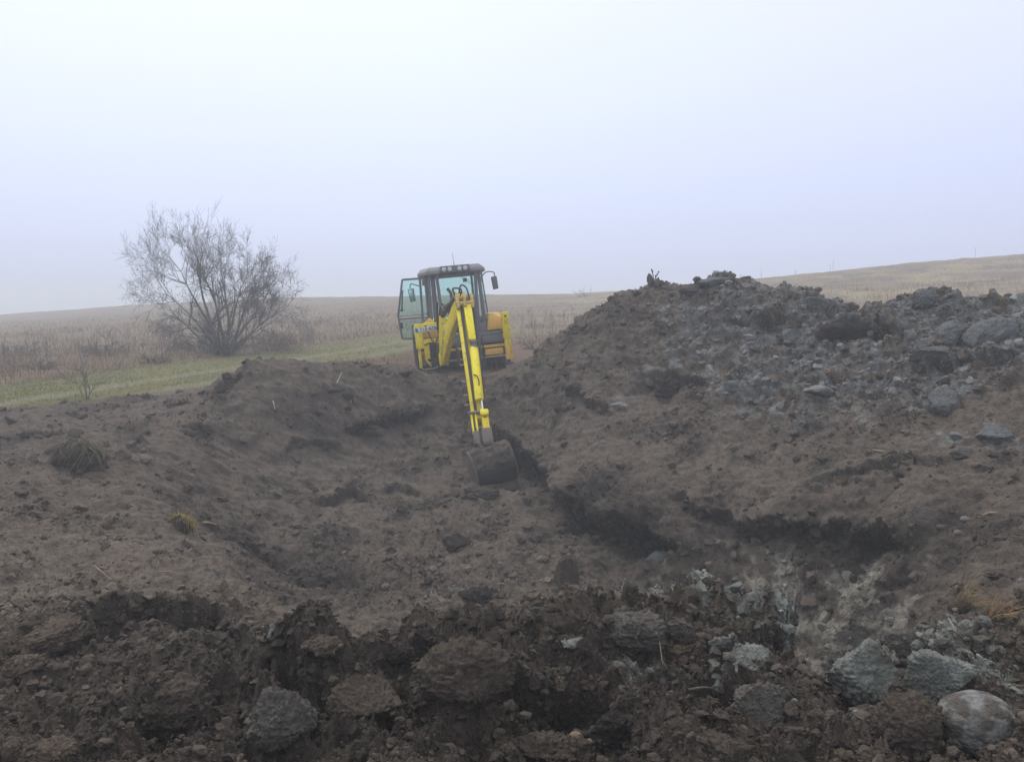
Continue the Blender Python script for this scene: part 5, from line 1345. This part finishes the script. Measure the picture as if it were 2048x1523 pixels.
def grass_stuff():
    rng = np.random.default_rng(8)
    # sample uniformly in the view over the field
    def samp(n, y0, y1, a0=-.80, a1=.80):
        t = rng.random(n); y = 1 / (1 / y0 + t * (1 / y1 - 1 / y0)); a = rng.uniform(a0, a1, n)
        return a * y, y
    X, Y = samp(230000, 12.0, 75)
    sd = poly_sd(X, Y); td_ = np.abs(track_d(X, Y))
    n1 = fbm(X, Y, .55, 4, 51, .6); n2 = fbm(X, Y * .6, .16, 3, 55)
    tall = (X < -2) & (td_ > 2.6) & (track_d(X, Y) < 0)
    keep = (sd < -.1) & (rng.random(len(X)) < np.where(tall, .35 + 1.2 * sstep(-.2, .4, n1), .25 + 1.1 * sstep(-.1, .45, n1)))
    keep &= ~((np.abs(X + 1.2) < 2.2) & (Y < 24) & (n1 < .25))
    keep &= ~((td_ < 2.3))
    X, Y, n1, n2, tall = X[keep], Y[keep], n1[keep], n2[keep], tall[keep]
    Z = height(X, Y)[0]
    H_ = (.10 + .22 * rng.random(len(X)) ** 2 + .22 * np.clip(n1, 0, 1)) * np.where(tall, 1.0, .85) * np.where(rng.random(len(X)) < .04, 1.8, 1) * sstep(90, 30, Y)
    Wd = np.maximum(.006, Y * .00045)
    pal = np.array([(.32, .26, .175), (.27, .21, .15), (.21, .16, .13), (.37, .31, .21), (.14, .11, .095)])
    k = rng.integers(0, 5, len(X)); k = np.where(n2 > .12, np.where(rng.random(len(X)) < .6, 4, k), k)
    c = pal[k] * np.array([1.14, 1.03, .90]) * rng.uniform(.75, 1.2, (len(X), 1))
    right = sstep(0, 12, X)[:, None]
    c = c * (1 - right) + c * np.array([1.15, 1.1, .95]) * right
    tag(blades("dry_grass", X, Y, Z, H_, Wd, .45, c, rng=rng), "straw coloured dry grass and weeds over the field", kind="stuff")
    X, Y = samp(120000, 12, 42, -.85, -.05)
    sd = poly_sd(X, Y); t = track_d(X, Y); td_ = np.abs(t); n1 = fbm(X, Y, 1.1, 4, 35, .6)
    rut = np.minimum(np.abs(t - .15), np.abs(t - 1.7))
    keep = (sd < 0.05) & (td_ < 3.2 + n1) & (rng.random(len(X)) < .15 + sstep(.1, .5, rut + .2 * n1))
    X, Y, n1, td_ = X[keep], Y[keep], n1[keep], td_[keep]
    Z = height(X, Y)[0]
    c = np.where((n1 + rng.normal(0, .2, len(X)) > .05)[:, None], np.array([(.27, .25, .10)]), np.array([(.17, .19, .075)])) * rng.uniform(.7, 1.3, (len(X), 1))
    tag(blades("green_grass", X, Y, Z, .03 + .06 * rng.random(len(X)), np.maximum(.006, Y * .0005), .6, c, rng=rng), "short green grass along the farm track", kind="stuff")
grass_stuff()
def tuft(u, v, n, hgt, spread, droop, cols, label, name="grass_tuft", cat="grass tuft", group=None, seed=0, hang=0., dirx=0., sod=(1.1, .7, .75), lift=0.):
    """sod with its grass hanging or standing out of the loose soil"""
    rng = np.random.default_rng(400 + seed)
    c = hit(u, v); P_, Q_, rp, rq, cc = [], [], [], [], []
    for i in range(n):
        a = rng.uniform(0, 2 * math.pi); rad = spread * rng.random() ** .6
        p = np.array([math.cos(a) * rad, math.sin(a) * rad * .5 - .02, .02 + lift])
        d = np.array([math.cos(a) * .6 + dirx + rng.normal(0, .25), math.sin(a) * .5 - .35 + rng.normal(0, .25), 1.0 - hang])
        d /= np.linalg.norm(d); L = hgt * rng.uniform(.5, 1.1); k = 5; col = np.array(cols[rng.integers(len(cols))]) * rng.uniform(.75, 1.25)
        w = max(.0018, c[1] * .00022)
        for j in range(k):
            q = p + d * L / k
            P_.append(p); Q_.append(q); rp.append(w * (1 - .15 * j)); rq.append(w * (1 - .15 * (j + 1))); cc.append(col)
            p = q; d = d + np.array([0, -.08, -droop]); d /= np.linalg.norm(d)
    root = bpy.data.objects.new(name, None); link(root); root.location = c
    tag(root, label, cat, group)
    seg_tubes("blades", P_, Q_, rp, rq, cc, M_STEM, root, 3)
    b, f = ICO[2]; b2 = chip(b, rng, 5, .6, .95); b2 = b2 * (1 + .2 * noise3(b2, 2, seed))[:, None] * np.array([spread * sod[0], spread * sod[1], spread * sod[2]])
    mesh_np("sod", b2 + np.array([0, .02, -.01]), f, M_CLOD, root, col=np.tile(np.array((.06, .05, .042)), (len(b2), 1)) * (1 + .3 * noise3(b, 5, seed))[:, None])
    return root
STR = [(.26, .22, .14), (.20, .17, .11), (.16, .14, .09)]; GRN = [(.14, .145, .075), (.19, .17, .10), (.12, .11, .07)]; DUL = [(.15, .125, .10), (.11, .09, .075), (.20, .17, .13)]
YEL = [(.34, .27, .10), (.28, .21, .09), (.22, .18, .08)]; ORG = [(.34, .20, .09), (.28, .19, .10), (.22, .17, .08), (.36, .26, .13)]
def draped_sod(u, v, rx, ry, rz, n, cols, label, seed):
    """upturned sod with its long grass combed down all over it"""
    rng = np.random.default_rng(seed); c = hit(u, v)
    root = bpy.data.objects.new("grass_sod", None); link(root); root.location = c
    tag(root, label, "grass sod")
    b, f = ICO[4]; k = (1 + .45 * noise3(b, 1.5, seed) + .16 * noise3(b, 4, seed + 1) + .08 * noise3(b, 11, seed + 2))
    mesh_np("sod", b * k[:, None] * np.array([rx, ry, rz]), f, M_CLOD, root, col=np.tile(np.array((.055, .046, .038)), (len(b), 1)) * (1 + .4 * noise3(b, 6, seed))[:, None])
    P_, Q_, rp, rq, cc = [], [], [], [], []
    for i in range(n):
        a = rng.uniform(0, 2 * math.pi); t0 = rng.uniform(.05, 1.0); t1 = t0 + rng.uniform(.3, 1.2); g = rng.normal(0, .4); col = np.array(cols[rng.integers(len(cols))]) * rng.uniform(.6, 1.3)
        pts = []; e0 = rng.uniform(0, 1.6)
        if -2.2 < a - 2 * math.pi < -1.0 and rng.random() < .75: continue
        for j in range(6):
            t = t0 + (t1 - t0) * j / 5; aa = a + g * j / 5; e = 1.12 + .35 * (j / 5) ** 2 * e0
            pts.append(np.array([math.cos(aa) * math.sin(min(t, 1.5)) * rx * e, math.sin(aa) * math.sin(min(t, 1.5)) * ry * e, math.cos(t) * rz * e]))
        for j in range(5):
            P_.append(pts[j]); Q_.append(pts[j + 1]); rp.append(.0042 - .0005 * j); rq.append(.0037 - .0005 * j); cc.append(col)
    seg_tubes("blades", P_, Q_, rp, rq, cc, M_STEM, root, 3)
draped_sod(158, 925, .27, .22, .26, 200, GRN + DUL + STR, "greenish sod tent of drooping grass on the left shelf of the pit", 77)
draped_sod(362, 1058, .12, .10, .15, 260, YEL, "bright yellow straw tuft lying in the left side of the pit", 78)
tuft(405, 1035, 50, .22, .10, .5, DUL, "dull grass tuft just right of the yellow straw tuft", seed=3)
tuft(795, 1000, 70, .38, .10, .45, STR, "hanging roots and grass on the middle slope left of the bucket", seed=4, hang=.8)
tuft(740, 862, 90, .36, .20, .5, DUL, "dark sod with hanging grass under the soil ledge left of the boom", seed=5, hang=.7)
tuft(820, 822, 70, .25, .18, .4, STR, "short straw tuft on the ledge right of the dark sod", seed=6, hang=.4)
tuft(1128, 815, 120, .42, .20, .5, DUL, "grey brown sod with trailing grass just right of the digger arm", seed=7, hang=.4)
tuft(1135, 775, 40, .25, .10, .3, DUL, "small dry tuft above the trailing grass sod", seed=8)
tuft(815, 765, 60, .22, .14, .3, STR, "straw tuft at the pit rim just left of the digger", seed=9)
tuft(540, 822, 60, .24, .12, .4, STR, "straw tuft on the left soil heap's face", seed=10, hang=.3)
tuft(370, 868, 50, .28, .14, .5, DUL, "dark tuft in the hollow below the left heap", seed=11, hang=.3)
tuft(690, 790, 70, .28, .16, .35, DUL, "tangled roots on the rim between left heap and digger", seed=12)
tuft(1935, 1215, 130, .34, .12, .25, ORG, "orange brown straw bunch at the right edge above the clay blocks", seed=13, dirx=.5)
tuft(1985, 1240, 50, .20, .06, .2, ORG, "thin orange straws trailing right of the straw bunch", seed=14, dirx=.6)
tuft(1225, 1000, 30, .3, .08, .5, DUL, "few roots hanging in the dark cut on the right wall", seed=15, hang=.9)
tuft(680, 1000, 40, .2, .12, .5, DUL, "short hanging grass on the slope left of centre", seed=16, hang=.7)
tuft(480, 880, 40, .2, .12, .5, DUL, "faint tuft on the slope below the left heap", seed=17, hang=.5)
def ground_stick(u0, v0, u1, v1, r, col, label, sag=.0, name="stick", cat="stick", lift=.03, lift1=None):
    a = hit(u0, v0); b = hit(u1, v1); a[2] += lift; b[2] += lift if lift1 is None else lift1
    m = (a + b) / 2; m[2] = max(m[2], hz(m[0], m[1]) + lift) + sag
    return stick([a, m, b], r, col, name, label, cat)
ground_stick(1745, 904, 1808, 912, .012, (.26, .21, .15), "long pale stick lying on the right slope")
ground_stick(1958, 1040, 1994, 1031, .010, (.34, .24, .15), "pinkish straw beside the two pale stones on the right slope")
ground_stick(405, 1050, 432, 1053, .022, (.30, .22, .15), "short pale piece of wood right of the yellow straw tuft", name="wood_piece", cat="wood")
ground_stick(1300, 1262, 1325, 1340, .004, (.34, .27, .16), "pale root strand hanging over the jagged lip clod", sag=.05, name="root", cat="root")
ground_stick(1322, 1332, 1335, 1352, .004, (.34, .27, .16), "short forked end of the pale root strand", name="root", cat="root")
ground_stick(1375, 1395, 1450, 1403, .006, (.10, .085, .07), "dark root lying across the clods in the foreground", sag=.02, name="root", cat="root")
ground_stick(190, 1140, 225, 1168, .006, (.22, .18, .13), "thin bent straw on the left mound")
ground_stick(320, 1152, 345, 1153, .005, (.24, .19, .13), "short straw on the left mound's brow")
ground_stick(655, 785, 712, 783, .045, (.035, .032, .032), "short dark pole half buried at the rim between heap and digger", name="pole", cat="pole")
ground_stick(672, 772, 684, 756, .012, (.42, .40, .36), "white root poking up beside the half buried pole", lift1=.12, name="root", cat="root")
ground_stick(546, 815, 550, 832, .014, (.36, .34, .31), "white stick upright on the left heap's face", lift=.12, name="stick")
ground_stick(700, 800, 703, 812, .010, (.42, .40, .36), "second pale root below the half buried pole", lift=.06, name="root", cat="root")
ground_stick(1880, 1215, 1925, 1200, .004, (.26, .18, .10), "reddish straw sticking out left of the straw bunch", lift1=.06)
ground_stick(1896, 1255, 1912, 1285, .004, (.26, .21, .15), "pale straw leaning below the straw bunch", lift=.05)
ground_stick(1120, 700, 1122, 716, .012, (.25, .22, .18), "small pale stake at the foot of the right heap", lift=.1, name="stake", cat="stake")
# dead plant on the top of the heap
px_, py_, pz_ = W(1308, 580, 15.55); pz_ = max(pz_ - .06, hz(px_, py_) - .03)
root = bpy.data.objects.new("dead_thistle", None); link(root); root.location = (px_, py_, pz_)
tag(root, "dead thistle with round seed heads standing on the heap's top", "thistle")
heads = [(-.055, .34), (-.035, .31), (.06, .25), (.09, .30), (.03, .22)]
P_, Q_, rp, rq, cc = [], [], [], [], []
for hx, hh in heads:
    cpt = curve_pts([(0, 0, 0), (hx * .2, .0, hh * .55), (hx, 0, hh)], 4)
    P_ += cpt[:-1]; Q_ += cpt[1:]; rp += [.007] * (len(cpt) - 1); rq += [.006] * (len(cpt) - 1); cc += [(.10, .085, .075)] * (len(cpt) - 1)
seg_tubes("stem", P_, Q_, rp, rq, cc, M_STEM, root, 5)
for i, (hx, hh) in enumerate(heads):
    b, f = ICO[1]; mesh_np("seed_head", b * np.array([.017, .017, .02]) * (1 + .2 * noise3(b, 4, i))[:, None] + np.array([hx, 0, hh + .01]), f, M_STEM, root, col=np.tile((.09, .075, .065), (len(b), 1)))
lump(1301, 566, 13, 30, 'dirty', "upright pale clod beside the dead thistle on the heap's top", 71, sink=-.1, n=4)
lump(1314, 568, 11, 24, 'dirty', "narrow pale clod right behind the dead thistle", 72, sink=-.1, n=4)
# tall weeds
def weed(u, v, y, h, seed, label, group, col=(.14, .11, .09), heads=5):
    rng = random.Random(seed); x, yy, zz = W(u, v, y); z = hz(x, yy)
    root = bpy.data.objects.new("dead_weed", None); link(root); root.location = (x, yy, z)
    P_, Q_, rp, rq, cc = [], [], [], [], []
    lean = rng.uniform(-.12, .12); w = max(.004, yy * .00014)
    main = curve_pts([(0, 0, 0), (lean * .3 * h, 0, h * .5), (lean * h, 0, h)], 5); n = len(main) - 1
    P_ += main[:-1]; Q_ += main[1:]; rp += [w] * n; rq += [w * .8] * n; cc += [col] * n
    for k in range(heads * 2):
        t = rng.uniform(.35, 1); i = int(t * n); p = main[min(i, n)]
        q = p + Vector((rng.uniform(-.16, .16), rng.uniform(-.1, .1), rng.uniform(.05, .22))) * h
        P_.append(p); Q_.append(q); rp.append(w * .6); rq.append(w * .8 if k % 2 else w * .3); cc.append(col)
    seg_tubes("stem", P_, Q_, rp, rq, cc, M_STEM, root, 4)
    tag(root, label, "weed", group)
g = "dead weeds standing to the right of the digger"
rw = random.Random(3)
for i in range(22):
    weed(rw.uniform(1040, 1150), 700, rw.uniform(21, 30), rw.uniform(.6, 1.25), i, "thin dead weed stalk in the patch right of the digger", g)
g = "dead weeds standing among the grass on the left"
for i in range(34):
    weed(rw.uniform(0, 300), 700, rw.uniform(20, 31), rw.uniform(.45, .95), 100 + i, "thin dead weed stalk in the rough grass left of the tree", g, (.13, .10, .085))
g = "dead weeds on the skyline above the right heap"
for i, (u, hh) in enumerate(((1523, .9), (1660, .9), (1665, 1.2), (1948, 1.), (1182, 1.2), (1591, .7))):
    y = 60 if u > 1250 else 66
    weed(u, 560, y, hh * .75, 200 + i, "faint dead weed stalk on the hill's skyline", g, (.12, .10, .09), 3)

# ---------------------------------------------------------------- haze
def build_haze():
    x0, x1, y0, y1, z0, z1 = -1000, 1000, -1000, 1000, float(V[:, 2].min()) - 1.0, 11.0
    vs = [(x, y, z) for x in (x0, x1) for y in (y0, y1) for z in (z0, z1)]
    fs = [(0, 1, 3, 2), (4, 6, 7, 5), (0, 4, 5, 1), (2, 3, 7, 6), (0, 2, 6, 4), (1, 5, 7, 3)]
    me = bpy.data.meshes.new("haze"); me.from_pydata(vs, [], fs); me.update()
    m = bpy.data.materials.new("fog_air"); m.use_nodes = True
    nt = m.node_tree; nt.nodes.clear()
    out = nt.nodes.new("ShaderNodeOutputMaterial"); pv = nt.nodes.new("ShaderNodeVolumePrincipled")
    pv.inputs["Color"].default_value = (0.88, 0.93, 1.0, 1)
    pv.inputs["Density"].default_value = 0.0072
    pv.inputs["Anisotropy"].default_value = 0.2
    nt.links.new(pv.outputs[0], out.inputs["Volume"])
    me.materials.append(m)
    o = bpy.data.objects.new("haze", me)
    tag(o, kind="stuff")
    COL.objects.link(o)
build_haze()
